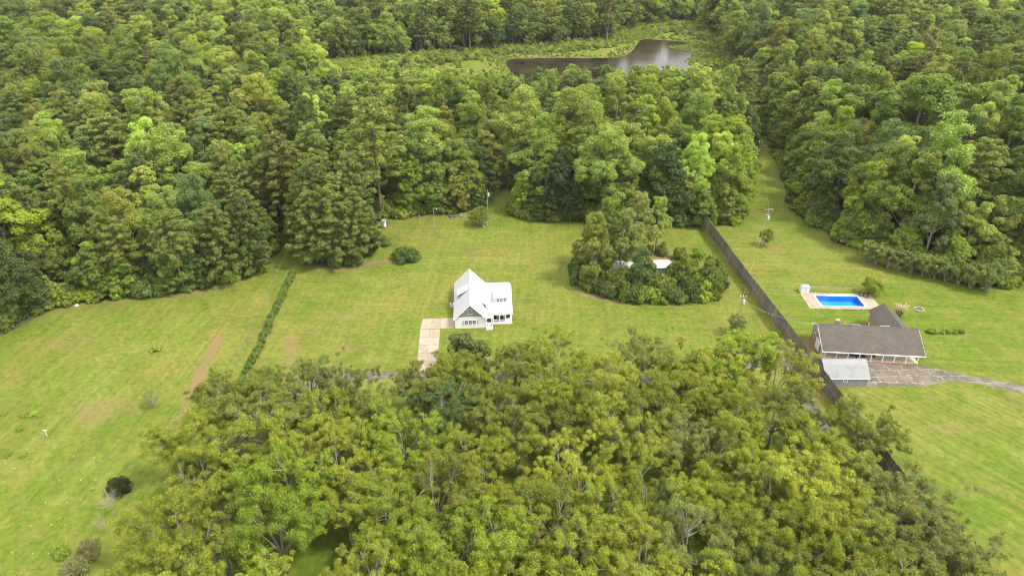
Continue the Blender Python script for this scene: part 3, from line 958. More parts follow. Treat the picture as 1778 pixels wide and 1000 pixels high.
    # yard behind: black railing, covered grill, folded parasol
    p = R.matrix_basis @ Vector((9.6, 12.4, 0))
    T = tag(empty('patio_railing', p, RANCH_A), 'black metal railing behind the ranch roof', 'railing')
    for i in range(6): part('post', MB().box(i * 1.0 - .03, i * 1.0 + .03, -.03, .03, 0, 1.05), ['dark_metal'], T)
    for z in (.2, .98): part('rail', MB().box(-.05, 5.05, -.02, .02, z, z + .06), ['dark_metal'], T)
    for i in range(25): part('baluster', MB().box(.2 * i + .08, .2 * i + .105, -.012, .012, .2, .98), ['dark_metal'], T)
    p = R.matrix_basis @ Vector((5.9, 12.2, 0))
    T = tag(empty('patio_railing', p, RANCH_A), 'short black railing beside the folded parasol', 'railing')
    for i in range(4): part('post', MB().box(i * .8 - .03, i * .8 + .03, -.03, .03, 0, 1.05), ['dark_metal'], T)
    part('rail', MB().box(-.05, 2.45, -.02, .02, .98, 1.04), ['dark_metal'], T)
    p = R.matrix_basis @ Vector((7.6, 11.6, 0))
    T = tag(empty('parasol', p, RANCH_A), 'closed cream parasol standing behind the ranch roof', 'parasol')
    part('pole', MB().tube([(0, 0, 0), (0, 0, 2.5)], .03, 8), ['galvanised'], T)
    part('canopy', MB().tube([(0, 0, 1.0), (0, 0, 1.2), (0, 0, 1.9), (0, 0, 2.4), (0, 0, 2.6)], [.2, .24, .19, .1, .02], 9), ['porch_tile'], T)
    part('base', MB().tube([(0, 0, 0), (0, 0, .08), (0, 0, .12)], [.26, .26, .08], 12), ['stone_dark'], T)
ranch_house()

def shed():
    R = tag(empty('barn_shed', (62.3, 108.85, 0), math.radians(.4)), 'grey garden shed with pale gambrel roof tucked against the plank fence', 'shed')
    L, Dp = 8.45, 6.2
    prof = [(-.18, 1.85), (2.05, 3.75), (Dp / 2, 4.3), (Dp - 2.05, 3.75), (Dp + .18, 1.85)]
    part('wall', MB().box(0, L, 0, Dp, .02, 1.9), ['shed_siding'], R)
    for x, s in ((0, 1), (L, -1)):
        pts = [(x, 0, 1.9), (x, Dp, 1.9)] + [(x, y, z - .1) for y, z in prof[::-1][1:-1]]
        part('gable', MB().add(pts, [tuple(range(5))[::s]]), ['shed_siding'], R)
    names = ['roof_slope'] * 4
    for (ya, za), (yb, zb) in zip(prof[:-1], prof[1:]):
        q = [(-.25, ya, za), (L + .25, ya, za), (L + .25, yb, zb), (-.25, yb, zb)]
        if ya >= Dp / 2: q = [q[3], q[2], q[1], q[0]]
        roof_plane(R, 'roof_slope', q, .05, 'shed_roof')
    for i in range(42):
        x = i * .2 + .03
        if 3.35 < x < 4.35: z1_ = .95
        else: z1_ = 1.78
        part('siding_board', MB().box(x, x + .17, -.02, 0, .06, z1_), ['shed_siding'], R)
    window(R, 3.55, 4.3, 1.1, 1.62, -.01)
    for x in (-.03, L): part('corner_board', MB().box(x, x + .03, -.045, .1, .03, 1.8), ['trim_white'], R)
    part('fascia', MB().box(-.25, L + .25, -.23, -.185, 1.74, 1.86), ['trim_white'], R)
shed()

# ------------------------------------------------------------------ pool
def pool():
    ox, oy = POOL_C
    D = structure(empty('pool_deck', (ox, oy, 0), POOL_A))
    hx, hy, z = 5.1, 2.42, .06
    def slab(x0, x1, y0, y1):
        add_obj('slab', MB().box(x0 + .012, x1 - .012, y0 + .012, y1 - .012, -.25, z + random.uniform(-.004, .004)).mesh('slab', ['concrete_deck']), D)
    xs = np.linspace(-8.4, 8.6, 8); 
    for a, b in zip(xs[:-1], xs[1:]):
        slab(a, b, -3.85, -hy - .3); slab(a, b, hy + .3, 3.75)
    for a, b in ((-8.4, -6.9), (-6.9, -hx - .3), (hx + .3, 6.9), (6.9, 8.6)):
        for c, d in ((-hy - .3, -.0), (0., hy + .3)): slab(a, b, c, d)
    R = tag(empty('swimming_pool', (ox, oy, 0), POOL_A), 'blue rectangular swimming pool with white steps at one end', 'swimming pool')
    b = MB()
    zb = -1.5
    b.add([(-hx, -hy, zb), (hx, -hy, zb), (hx, hy, zb), (-hx, hy, zb), (-hx, -hy, .03), (hx, -hy, .03), (hx, hy, .03), (-hx, hy, .03)],
          [(0, 1, 2, 3), (0, 4, 5, 1), (1, 5, 6, 2), (2, 6, 7, 3), (3, 7, 4, 0)])
    part('basin', b, ['pool_liner'], R)
    part('water', MB().add([(-hx + .01, -hy + .01, -.14), (hx - .01, -hy + .01, -.14), (hx - .01, hy - .01, -.14), (-hx + .01, hy - .01, -.14)], [(0, 1, 2, 3)]), ['pool_water'], R)
    c = MB()
    c.box(-hx - .28, hx + .28, -hy - .28, -hy, -.1, .09); c.box(-hx - .28, hx + .28, hy, hy + .28, -.1, .09)
    c.box(-hx - .28, -hx, -hy, hy, -.1, .0905); c.box(hx, hx + .28, -hy, hy, -.1, .0905)
    part('coping', c, ['pool_white'], R)
    for i, r in enumerate((1.5, 1.1, .7)):
        th = np.linspace(-math.pi / 2, math.pi / 2, 13)
        q = [(-hx + .02 + r * .62 * math.cos(t), -.55 + r * math.sin(t), -.72 + i * .24) for t in th]
        part('step', MB().slab(q, .24), ['pool_white'], R)
    # chain-link fence behind the pool
    Fn = tag(empty('pool_fence', (ox, oy + 4.6, 0), POOL_A), 'thin wire fence along the far side of the pool', 'fence')
    for i in range(7): part('post', MB().tube([(-6.6 + i * 2.2, 0, 0), (-6.6 + i * 2.2, 0, 1.25)], .025, 6), ['grey_metal'], Fn)
    part('top_rail', MB().tube([(-6.6, 0, 1.23), (6.6, 0, 1.23)], .02, 6), ['grey_metal'], Fn)
    w = MB()
    for i in range(66):
        x = -6.6 + i * .2
        w.tube([(x, 0, .03), (min(x + .6, 6.6), 0, 1.23)], .004, 3, 0, False); w.tube([(x, .006, 1.23), (min(x + .6, 6.6), .006, .03)], .004, 3, 0, False)
    part('wire_mesh', w, ['grey_metal'], Fn)
    # pump house
    p = P(1397.4, 509.5)
    H = tag(empty('pump_house', (p[0], p[1] + .7, 0), POOL_A), 'small whitewashed pump house at the corner of the pool deck', 'pump house')
    part('wall', MB().box(-.95, .95, -.8, .8, .0, 1.75), ['white_paint'], H)
    part('roof', MB().slab([(-1.05, -.92, 1.72), (1.05, -.92, 1.72), (.8, .1, 2.1), (-.8, .1, 2.1)], .06).slab([(1.05, .92, 1.72), (-1.05, .92, 1.72), (-.8, .1, 2.1), (.8, .1, 2.1)], .06)
         .slab([(-1.05, .92, 1.722), (-1.05, -.92, 1.722), (-.8, .1, 2.1)], .05).slab([(1.05, -.92, 1.722), (1.05, .92, 1.722), (.8, .1, 2.1)], .05), ['gable_siding'], H)
    dr = part('door', MB().box(-.35, .35, -.84, -.8, .03, 1.6), ['door_panel'], H)
    part('door_handle', MB().box(.22, .27, -.87, -.84, .8, .92), ['dark_metal'], dr)
pool()

def pool_side_things():
    p = P(1497, 515)
    T = tag(empty('patio_table', (p[0] + .3, p[1] + .2, .065)), 'round dark patio table under the small tree by the pool', 'table')
    part('top', MB().tube([(0, 0, .68), (0, 0, .72)], .6, 16), ['dark_metal'], T)
    part('pedestal', MB().tube([(0, 0, 0), (0, 0, .05), (0, 0, .1), (0, 0, .68)], [.3, .3, .06, .05], 10), ['dark_metal'], T)
    for i, (dx, dy, lab) in enumerate(((-1.0, .1, 'dark patio chair on the pool side of the round table'), (.5, -.95, 'dark patio chair in front of the round patio table'), (1.1, .3, 'dark patio chair on the pampas grass side of the round table'))):
        C_ = tag(empty('patio_chair', (p[0] + .3 + dx, p[1] + .2 + dy, .065), math.atan2(-dx, dy) + math.pi), lab, 'chair')
        part('seat', MB().box(-.26, .26, -.26, .26, .40, .45), ['dark_metal'], C_)
        part('backrest', MB().box(-.26, .26, -.29, -.25, .45, .95), ['dark_metal'], C_)
        for sx in (-1, 1):
            for sy in (-1, 1): part('leg', MB().box(sx * .22 - .02, sx * .22 + .02, sy * .22 - .02, sy * .22 + .02, 0, .4), ['dark_metal'], C_)
    # stone ring fire pit
    p = P(1595, 538)
    T = tag(empty('fire_pit', (p[0], p[1], 0)), 'ring of pale stones with dark ash on the lawn beyond the pampas grass', 'fire pit')
    part('ash', MB().tube([(0, 0, .0), (0, 0, .05)], .75, 14), ['stone_dark'], T)
    r = np.random.default_rng(5)
    for i in range(14):
        a = i * 2 * math.pi / 14
        M = np.array(Matrix.Translation((math.cos(a) * .98, math.sin(a) * .98, 0)) @ Matrix.Rotation(a, 4, 'Z'))
        s = r.uniform(.8, 1.15)
        part('stone', MB().box(-.16 * s, .16 * s, -.2 * s, .2 * s, 0, .26 * s, M=M), ['stone'], T)
pool_side_things()

# ------------------------------------------------------------------ plank fence: two tiers of boards on posts, in panels
def plank_fence():
    a, b = np.array((56.62, 185.0)), np.array((65.0, 52.0))
    L = np.linalg.norm(b - a); n = int(L / 2.44)
    ang = math.atan2(b[1] - a[1], b[0] - a[0])
    R = tag(empty('plank_fence', (a[0], a[1], 0), ang), 'tall weathered brown plank fence dividing the two lawns', 'fence')
    meshes = []
    r = np.random.default_rng(11)
    for k in range(6):
        m = MB()
        for tier, (z0, z1) in enumerate(((.05, 2.02), (2.06, 3.95))):
            for i in range(17):
                x = i * .1432; w = .132
                dz = r.normal(0, .035); yy = r.normal(0, .008) + (.02 if tier else 0)
                t = r.uniform(.1, .9)
                lean = r.normal(0, .004)
                M = np.array(Matrix.Translation((x, yy, 0)) @ Matrix.Rotation(lean, 4, 'Y'))
                m.box(0, w, -.012, .012, z0 + (dz if tier == 0 else 0), z1 + dz, 0, (t, t, t), M)
        for z in (.4, 1.6, 2.4, 3.6):
            m.box(-.02, 2.44, .035, .075, z, z + .09, 0, (.45, .45, .45))
        meshes.append(m.mesh('fence_panel', ['fence_wood'], False, True))
    post = MB().box(-.06, .06, .03, .15, 0, 4.05, 0, (.5, .5, .5)).mesh('post', ['fence_wood'], False, True)
    step = 0.
    for i in range(n):
        if i % 9 == 0: step = r.normal(0, .10)
        o = add_obj('fence_panel', meshes[r.integers(6)], R, (i * 2.44, r.normal(0, .02), step + r.normal(0, .03)))
        o.rotation_euler = (r.normal(0, .008), 0, r.normal(0, .006))
        add_obj('post', post, R, (i * 2.44, 0, -.02))
plank_fence()

# ------------------------------------------------------------------ trees
def unit(v): return v / (np.linalg.norm(v, axis=-1, keepdims=True) + 1e-9)

class Leaves:
    def __init__(self): self.c = []; self.n = []; self.s = []; self.a = []; self.lv = []
    def clump(self, r, cen, rad, n, size, asp=.6, out=None, flat=.8, up=.3, shell=(.55, 1.08), warm=.5, jit=.55):
        d = unit(r.normal(size=(n, 3)) + (0 if out is None else np.asarray(out) * .7) + np.array((0, 0, up)))
        q = r.uniform(shell[0], shell[1], n)[:, None]
        p = cen + d * rad * q * np.array((1, 1, flat))
        nn = unit(d * .8 + r.normal(size=(n, 3)) * jit + np.array((0, 0, .25)))
        self.c.append(p); self.n.append(nn)
        self.s.append(size * r.uniform(.65, 1.3, n)); self.a.append(asp * r.uniform(.75, 1.25, n))
        lv = np.stack([np.clip(r.normal(.5, .22, n), 0, 1), np.clip(warm + r.normal(0, .12, n), 0, 1), r.uniform(0, 1, n)], 1)
        self.lv.append(lv)
    def arrays(self, r):
        c = np.vstack(self.c); n = np.vstack(self.n); s = np.concatenate(self.s)[:, None]; a = np.concatenate(self.a)[:, None]
        t = unit(np.cross(n, unit(r.normal(size=n.shape)))); b = np.cross(n, t)
        V = np.stack([c + t * s, c + b * s * a, c - t * s, c - b * s * a], 1).reshape(-1, 3)
        Q = np.arange(len(V), dtype=np.int32).reshape(-1, 4)
        return V, Q, np.vstack(self.lv)

def crown_mesh(name, L, r, mat):
    V, Q, lv = L.arrays(r)
    me = bpy.data.meshes.new(name)
    fill_mesh(me, V, Q)
    a = me.attributes.new('lv', 'FLOAT_COLOR', 'FACE')
    a.data.foreach_set('color', np.hstack([lv, np.ones((len(lv), 1))]).astype(np.float32).ravel())
    me.materials.append(MATS[mat])
    return me

def limb(m, r, a, b, r0, r1, sag=.12, seg=4, sides=5):
    a, b = np.asarray(a, float), np.asarray(b, float)
    t = np.linspace(0, 1, seg + 1)[:, None]
    L = np.linalg.norm(b - a)
    off = r.normal(0, .05 * L, 3) + np.array((0, 0, -sag * L * .5))
    pts = a + (b - a) * t + off * (4 * t * (1 - t)) * .5
    m.tube(pts, np.linspace(r0, r1, seg + 1), sides, 0, False)
    return pts

PROTO = {}
def make_proto(kind, L, trunk, r, leafmat, barkmat, h):
    me_c = crown_mesh('crown', L, r, leafmat)
    me_t = trunk.mesh('trunk', [barkmat])
    for p in me_t.polygons: p.use_smooth = True
    PROTO.setdefault(kind, []).append((me_t, me_c, h))

def hardwood(seed, h=22., R=5.2, lobes=8, leaf=.36, dens=1.0, kind='hardwood', bark='bark_grey', base=.30):
    r = np.random.default_rng(seed)
    L = Leaves(); T = MB()
    top = h * .9
    n = 7
    tp = np.stack([np.cumsum(r.normal(0, .12, n)), np.cumsum(r.normal(0, .12, n)), np.linspace(0, h * .72, n)], 1)
    tp[0, :2] = 0
    T.tube(tp, np.linspace(h * .017, h * .006, n), 7)
    cz0 = h * base
    for k in range(lobes):
        a = k * 2.4 + r.uniform(-.4, .4)
        f = k / max(1, lobes - 1)
        zc = cz0 + (h * .80 - cz0) * (f ** .8)
        rad_at = R * (.62 * math.sin(math.pi * min(1, .25 + .75 * f)) + .12)
        if k >= lobes - 2: rad_at *= .35
        cen = np.array((math.cos(a) * rad_at, math.sin(a) * rad_at, zc + r.normal(0, .04 * h)))
        rl = R * r.uniform(.40, .56)
        if k == lobes - 1: cen = np.array((r.normal(0, .4), r.normal(0, .4), h - rl * .9))
        j = int(np.clip((cen[2] - rl * 1.2) / (h * .72) * (n - 1), 1, n - 1))
        limb(T, r, tp[j], cen, h * .007, .05)
        nc = int(15 * dens)
        for c in range(nc):
            d = unit(r.normal(size=3) + np.array((0, 0, .45)) + np.array((math.cos(a), math.sin(a), 0)) * .35)
            cc = cen + d * rl * r.uniform(.55, 1.0) * np.array((1, 1, .85))
            rc = R * r.uniform(.13, .22)
            L.clump(r, cc, rc, int(92 * dens * (rc / (R * .17)) ** 1.5), leaf, .62, d, .75, .35, warm=np.clip(r.normal(.5, .2), 0, 1))
            if c % 4 == 0: limb(T, r, cen, cc, .07, .02, seg=2, sides=4)
    make_proto(kind, L, T, r, 'leaf', bark, h)

for s in range(9):
    rr = np.random.default_rng(100 + s)
    hardwood(100 + s, 22 * rr.uniform(.9, 1.1), 6.2 * rr.uniform(.82, 1.2), int(rr.integers(8, 12)), .20, 1.5)
# tall conical / narrow hardwoods
for s in range(3):
    hardwood(140 + s, 23, 4.3, 9, .20, 1.45, 'hardwood', base=.22)
# veiled edge trees: foliage hangs right down to the ground (creepers)
for s in range(3):
    hardwood(150 + s, 19, 5.2, 14, .21, 1.35, 'edge_tree', base=.08)

def pine(seed, h=24., R=4.2, clear=.42, kind='pine', leafs=230):
    r = np.random.default_rng(seed)
    L = Leaves(); T = MB()
    n = 8
    tp = np.stack([np.cumsum(r.normal(0, .10, n)), np.cumsum(r.normal(0, .10, n)), np.linspace(0, h * .97, n)], 1); tp[0, :2] = 0
    T.tube(tp, np.linspace(h * .014, .05, n), 7)
    z = h * clear; a = r.uniform(0, 6)
    while z < h * .97:
        f = (z - h * clear) / (h * (1 - clear))
        Lb = R * (1.0 - f ** 1.7) * (.75 + .35 * math.sin(min(1, f * 3 + .3) * 1.57)) * r.uniform(.75, 1.15) + .5
        nb = 4 if f < .8 else 3
        for k in range(nb):
            a += 2.4 + r.normal(0, .3)
            d = np.array((math.cos(a), math.sin(a), r.uniform(.05, .35)))
            i = min(n - 1, z / (h * .97) * (n - 1)); i0 = int(i)
            base = tp[i0] + (tp[min(n - 1, i0 + 1)] - tp[i0]) * (i - i0)
            end = base + d * Lb
            limb(T, r, base, end, .08, .03, -.1, 3, 4)
            for q in np.linspace(.42, 1.0, 3 if Lb > 2 else 2):
                pc = base + (end - base) * q + r.normal(0, .22, 3)
                rc = r.uniform(.62, .95) * (.8 + .25 * (1 - f))
                L.clump(r, pc, rc, int(leafs * rc),   .25, .36, d, .62, .55, (.2, 1.05), np.clip(r.normal(.45, .16), 0, 1), .8)
        z += h * r.uniform(.028, .045)
    make_proto(kind, L, T, r, 'needle', 'bark_pine', h)
for s in range(3): pine(200 + s, 24, 4.6, .40)
for s in range(2): pine(220 + s, 27, 4.8, .60, 'tall_pine')      # bare-trunked, crown high up
for s in range(2): pine(210 + s, 19, 4.3, .12)            # young, branched to the ground

def orchard(seed, h=13.5, R=6.0, kind='orchard', leaf=.130, thin=.82, bark='bark_pale'):
    """open-headed orchard tree: pale forking limbs, feathery sprays with gaps"""
    r = np.random.default_rng(seed)
    L = Leaves(); T = MB()
    fork = h * r.uniform(.20, .28)
    T.tube([(0, 0, 0), (r.normal(0, .1), r.normal(0, .1), fork * .5), (0, 0, fork)], [.34, .27, .24], 8)
    ns = int(r.integers(6, 9))
    tips = []
    for k in range(ns):
        a = k * 6.283 / ns + r.normal(0, .25)
        el = r.uniform(.55, 1.25) if k else 1.5
        ln = h * r.uniform(.42, .58)
        end = np.array((math.cos(a) * math.cos(el) * ln, math.sin(a) * math.cos(el) * ln, fork + math.sin(el) * ln))
        pts = limb(T, r, (0, 0, fork), end, .19, .07, -.15, 5, 6)
        for j in range(9):
            q = r.uniform(.35, 1.0)
            i = min(4, int(q * 5)); b0 = pts[i] + (pts[i + 1] - pts[i]) * (q * 5 - i if i < 5 else 0)
            a2 = a + r.normal(0, .9); e2 = r.uniform(-.15, 1.2)
            l2 = h * r.uniform(.13, .27)
            e = b0 + np.array((math.cos(a2) * math.cos(e2), math.sin(a2) * math.cos(e2), math.sin(e2))) * l2
            p2 = limb(T, r, b0, e, .065, .022, -.05, 3, 4)
            tips.append((p2[2], a2)); tips.append((e, a2))
            for w in range(2):
                d = unit(np.array((math.cos(a2 + r.normal(0, .8)), math.sin(a2 + r.normal(0, .8)), r.uniform(-.3, .9))))
                e3 = e + d * h * r.uniform(.05, .10)
                limb(T, r, p2[2], e3, .03, .012, 0, 2, 3)
                tips.append((e3, a2))
    sx = R / max(np.percentile(np.hypot([t[0][0] for t in tips], [t[0][1] for t in tips]), 90), .1)
    for p, a in tips:
        if r.uniform() > .93 * thin: continue
        for k in range(2):
            c = np.array(p) + r.normal(0, .38, 3)
            rc = r.uniform(.42, .80)
            out = unit(np.array((c[0], c[1], (c[2] - h * .45) * .8)))
            L.clump(r, c, rc, int(120 * (rc / .6) ** 1.6), leaf, .46, out, .68, .15, (.25, 1.1), np.clip(r.normal(.55, .2), 0, 1), .7)
    make_proto(kind, L, T, r, 'leaf', bark, h)
for s in range(7): orchard(300 + s, 13.5 * np.random.default_rng(s).uniform(.92, 1.08))
for s in range(2): orchard(320 + s, 13.5, 5.0, 'orchard_sparse', .13, .62)
# dense round lawn trees
hardwood(330, 11, 4.4, 9, .26, 1.1, 'round_tree', base=.12)
hardwood(331, 12, 4.0, 9, .26, 1.1, 'round_tree', base=.14)

def shrub(seed, kind, h=2.6, R=2.2, n=26, leaf=.17, per=90, bark='bark_grey', stems=7, hollow=False):
    r = np.random.default_rng(seed)
    L = Leaves(); T = MB()
    for k in range(stems):
        a = r.uniform(0, 6.28); q = r.uniform(.2, .75)
        limb(T, r, (r.normal(0, .12), r.normal(0, .12), 0), (math.cos(a) * R * q, math.sin(a) * R * q, h * r.uniform(.5, .85)), .05, .015, -.1, 3, 4)
    for k in range(n):
        d = unit(r.normal(size=3)); d[2] = abs(d[2]) * .9 + (.0 if not hollow else .25)
        c = d * np.array((R * .72, R * .72, h * .72)) * r.uniform(.55, 1.0) + np.array((0, 0, h * .14))
        rc = R * r.uniform(.22, .36)
        L.clump(r, c, rc, per, leaf, .55, d, .8, .3, warm=np.clip(r.normal(.5, .18), 0, 1))
    make_proto(kind, L, T, r, 'leaf', bark, h)
for s in range(4): shrub(400 + s, 'shrub', 2.6, 2.2, 30, .2, 75)
shrub(410, 'dense_bush', 3.6, 3.4, 70, .17, 130)
shrub(411, 'hedge_bush', 1.5, 1.05, 26, .12, 65)
shrub(412, 'hedge_bush', 1.6, 1.0, 26, .12, 65)
shrub(413, 'thin_bush', 2.6, 1.7, 40, .11, 60, 'bark_dead', 16)
shrub(414, 'thin_bush', 3.0, 2.0, 44, .11, 56, 'bark_dead', 18)

def small_tree(seed, kind, h=4.5, R=2.4, leaf=.15, n=46, per=60, bark='bark_dead', stems=4):
    r = np.random.default_rng(seed)
    L = Leaves(); T = MB()
    for s in range(stems):
        a = s * 6.28 / stems + r.normal(0, .3)
        end = np.array((math.cos(a) * R * .45, math.sin(a) * R * .45, h * .68))
        pts = limb(T, r, (math.cos(a) * .12, math.sin(a) * .12, 0), end, .09, .04, .1, 5, 6)
        for k in range(5):
            a2 = a + r.normal(0, .8)
            limb(T, r, pts[3 + k % 3], pts[3 + k % 3] + np.array((math.cos(a2) * R * .5, math.sin(a2) * R * .5, h * r.uniform(.08, .26))), .03, .01, 0, 2, 4)
    for k in range(n):
        d = unit(r.normal(size=3) + np.array((0, 0, .35)))
        c = np.array((0, 0, h * .60)) + d * np.array((R * .8, R * .8, h * .36)) * r.uniform(.5, 1.0)
        L.clump(r, c, R * r.uniform(.14, .24), per, leaf, .5, d, .8, .25, warm=np.clip(r.normal(.5, .18), 0, 1))
    make_proto(kind, L, T, r, 'leaf', bark, h)
for s in range(3): small_tree(420 + s, 'small_tree', 4.6, 2.5, .14, 62, 75, 'bark_grey')
small_tree(430, 'bare_tree', 4.2, 2.2, .10, 40, 40, 'bark_dead', 7)
small_tree(431, 'lawn_tree', 4.6, 3.2, .16, 70, 75, 'bark_grey', 5)

TINTS = dict(mid=(.168, .222, .042), light=(.258, .318, .070), bright=(.232, .295, .034), dark=(.092, .138, .036), blue=(.132, .188, .062), olive=(.200, .226, .044),
             yellow=(.30, .29, .045), rust=(.27, .20, .045), brown=(.20, .20, .075), pine=(.172, .210, .044), pined=(.118, .158, .040), pecan=(.240, .274, .034), pecan_l=(.290, .314, .050),
             grey=(.225, .254, .074), myrtle=(.188, .230, .066), vine=(.235, .305, .040), lime=(.215, .292, .028), pampas=(.38, .34, .18))
CWORD = dict(mid='green', light='pale green', bright='bright green', dark='dark green', blue='bluish green', olive='olive', yellow='yellowing', rust='rust-coloured', brown='browning', pine='green', pined='dark')

def plant(name, kind, idx, loc, scale, rz, tint, label, cat='tree', group=None, jitter=.10, r=rng):
    me_t, me_c, h = PROTO[kind][idx % len(PROTO[kind])]
    R = tag(empty(name, (loc[0], loc[1], loc[2] if len(loc) > 2 else 0), rz), label, cat, group)
    sv = scale if hasattr(scale, '__len__') else (scale,) * 3
    t = np.array(TINTS[tint] if isinstance(tint, str) else tint) * (1 + r.normal(0, jitter)) * (1 + r.normal(0, jitter * .22, 3))
    t = np.clip(t, .005, .6)
    tr = add_obj('trunk', me_t, R, scale=sv)
    cr_ = add_obj('crown', me_c, R, scale=sv)
    cr_['tint'] = [float(v) for v in t]
    return R

# --------------------------------------------------------------- the orchard in front of the white house
ORCH = [  # crown centre in the photo, radius factor, tint
 (389, 690, .95, 'olive'), (451, 690, .95, 'olive'), (462, 738, 1.05, 'grey'), (534, 662, .8, 'grey'), (592, 672, .8, 'grey'), (561, 716, .85, 'pecan'), (323, 768, 1.1, 'pecan'), (350, 828, .9, 'olive'),
 (408, 770, .95, 'pecan'), (526, 766, 1.0, 'pecan'), (626, 736, .9, 'olive'), (583, 800, .9, 'pecan_l'), (499, 836, 1.2, 'lime'), (434, 850, 1.0, 'bright'), (480, 915, 1.25, 'lime'), (310, 926, 1.1, 'pecan'),
 (288, 984, .9, 'pecan'), (389, 960, 1.0, 'olive'), (655, 822, .9, 'pecan'), (697, 760, 1.1, 'bright'), (602, 880, .8, 'pecan'), (675, 892, 1.1, 'bright'), (650, 996, .85, 'pecan_l'), (715, 940, 1.1, 'lime'),
 (785, 650, .95, 'pecan'), (735, 674, .9, 'olive'), (772, 700, .95, 'blue'), (838, 672, .9, 'pecan'), (899, 642, .9, 'olive'), (965, 624, 1.05, 'pecan'), (948, 684, 1.0, 'pecan'), (1000, 694, 1.0, 'pecan_l'),
 (1058, 664, 1.0, 'pecan_l'), (1118, 616, .9, 'grey'), (868, 714, 1.0, 'olive'), (899, 764, 1.15, 'pecan'), (802, 790, 1.05, 'pecan'), (952, 748, 1.0, 'olive'), (1080, 752, 1.1, 'pecan_l'), (1009, 822, .95, 'pecan_l'),
 (842, 834, 1.0, 'pecan'), (899, 878, 1.05, 'pecan'), (965, 905, 1.0, 'olive'), (855, 936, 1.15, 'bright'), (754, 860, 1.0, 'olive'), (780, 968, 1.1, 'lime'), (996, 968, 1.0, 'pecan'), (1084, 948, 1.0, 'pecan_l'),
 (1044, 882, .85, 'pecan'), (1124, 866, .95, 'pecan'), (908, 990, .95, 'pecan'), (1285, 628, 1.15, 'bright'), (1348, 652, 1.0, 'pecan_l'), (1232, 690, 1.0, 'pecan'), (1166, 682, 1.0, 'pecan'), (1276, 738, 1.0, 'pecan'),
 (1348, 712, .95, 'olive'), (1188, 768, 1.0, 'grey'), (1245, 794, 1.0, 'olive'), (1311, 808, 1.0, 'pecan'), (1420, 742, .45, 'olive'), (1502, 748, .7, 'olive'), (1446, 800, .8, 'pecan_l'), (1399, 846, 1.05, 'pecan_l'),
 (1276, 836, .95, 'pecan'), (1338, 870, 1.0, 'olive'), (1263, 910, 1.0, 'pecan'), (1188, 948, 1.0, 'grey'), (1364, 940, 1.0, 'pecan'), (1320, 982, .95, 'olive'), (1522, 858, .7, 'grey'), (1565, 914, 1.15, 'grey'),
 (1496, 924, 1.0, 'olive'), (1461, 984, 1.0, 'pecan'), (1608, 958, .9, 'grey'), (1420, 896, .95, 'pecan'), (1116, 988, .95, 'pecan_l'), (1214, 868, .85, 'pecan'), (1118, 716, .95, 'olive'), (1030, 740, .8, 'pecan'),
 (1192, 644, .9, 'pecan'), (1238, 650, .95, 'pecan_l'), (1398, 772, .65, 'pecan'), (1560, 1010, 1.0, 'olive'), (1640, 1030, .9, 'grey'), (340, 1040, 1.0, 'pecan'), (440, 1050, 1.1, 'bright'), (760, 1060, 1.0, 'pecan'), (860, 1060, 1.0, 'pecan'), (1000, 1070, 1.0, 'olive'), (1240, 1060, 1.0, 'pecan'), (1400, 1060, 1.0, 'pecan'),
 (1130, 1075, 1.0, 'pecan'), (1520, 1080, 1.0, 'olive'), (1586, 876, .85, 'grey'), (1650, 985, .85, 'grey')]
def ordinal(n):
    w = ['first', 'second', 'third', 'fourth', 'fifth', 'sixth', 'seventh', 'eighth', 'ninth', 'tenth', 'eleventh', 'twelfth', 'thirteenth', 'fourteenth', 'fifteenth', 'sixteenth', 'seventeenth', 'eighteenth', 'nineteenth', 'twentieth']
    return w[n - 1] if n <= 20 else f'{n}th'
def build_orchard():
    items = []
    r = np.random.default_rng(21)
    for i, (x, y, f, t) in enumerate(ORCH):
        s = r.uniform(.90, 1.08) * (.72 + .28 * f)
        b = P(x, y, 8.2 * s)
        items.append((b, f, s, t, i))
    items.sort(key=lambda q: -q[0][1])
    rows = 8; k = math.ceil(len(items) / rows)
    word = dict(pecan='yellow-green', pecan_l='golden green', olive='olive green', grey='greyish', lime='lime green', bright='fresh green', blue='bluish green')
    for q in range(rows):
        row = sorted(items[q * k:(q + 1) * k], key=lambda t_: t_[0][0])
        for j, (b, f, s, t, i) in enumerate(row):
            kind = 'orchard_sparse' if (t == 'grey' and r.uniform() < .5) else 'orchard'
            lab = f'{word[t]} orchard tree, {ordinal(j + 1)} from the field in the {ordinal(q + 1)} orchard row'
            plant('orchard_tree', kind, int(r.integers(7)), b, (s * (.70 + .2 * f), s * (.70 + .2 * f), s), r.uniform(0, 6.28), t, lab, 'tree', 'orchard trees in front of the white house', .10, r)
build_orchard()
plant('round_tree', 'round_tree', 0, P(812, 622, 4.5), (1.08, 1.08, .95), .4, (.125, .165, .045), 'dense dark green round tree standing between the driveway and the orchard')

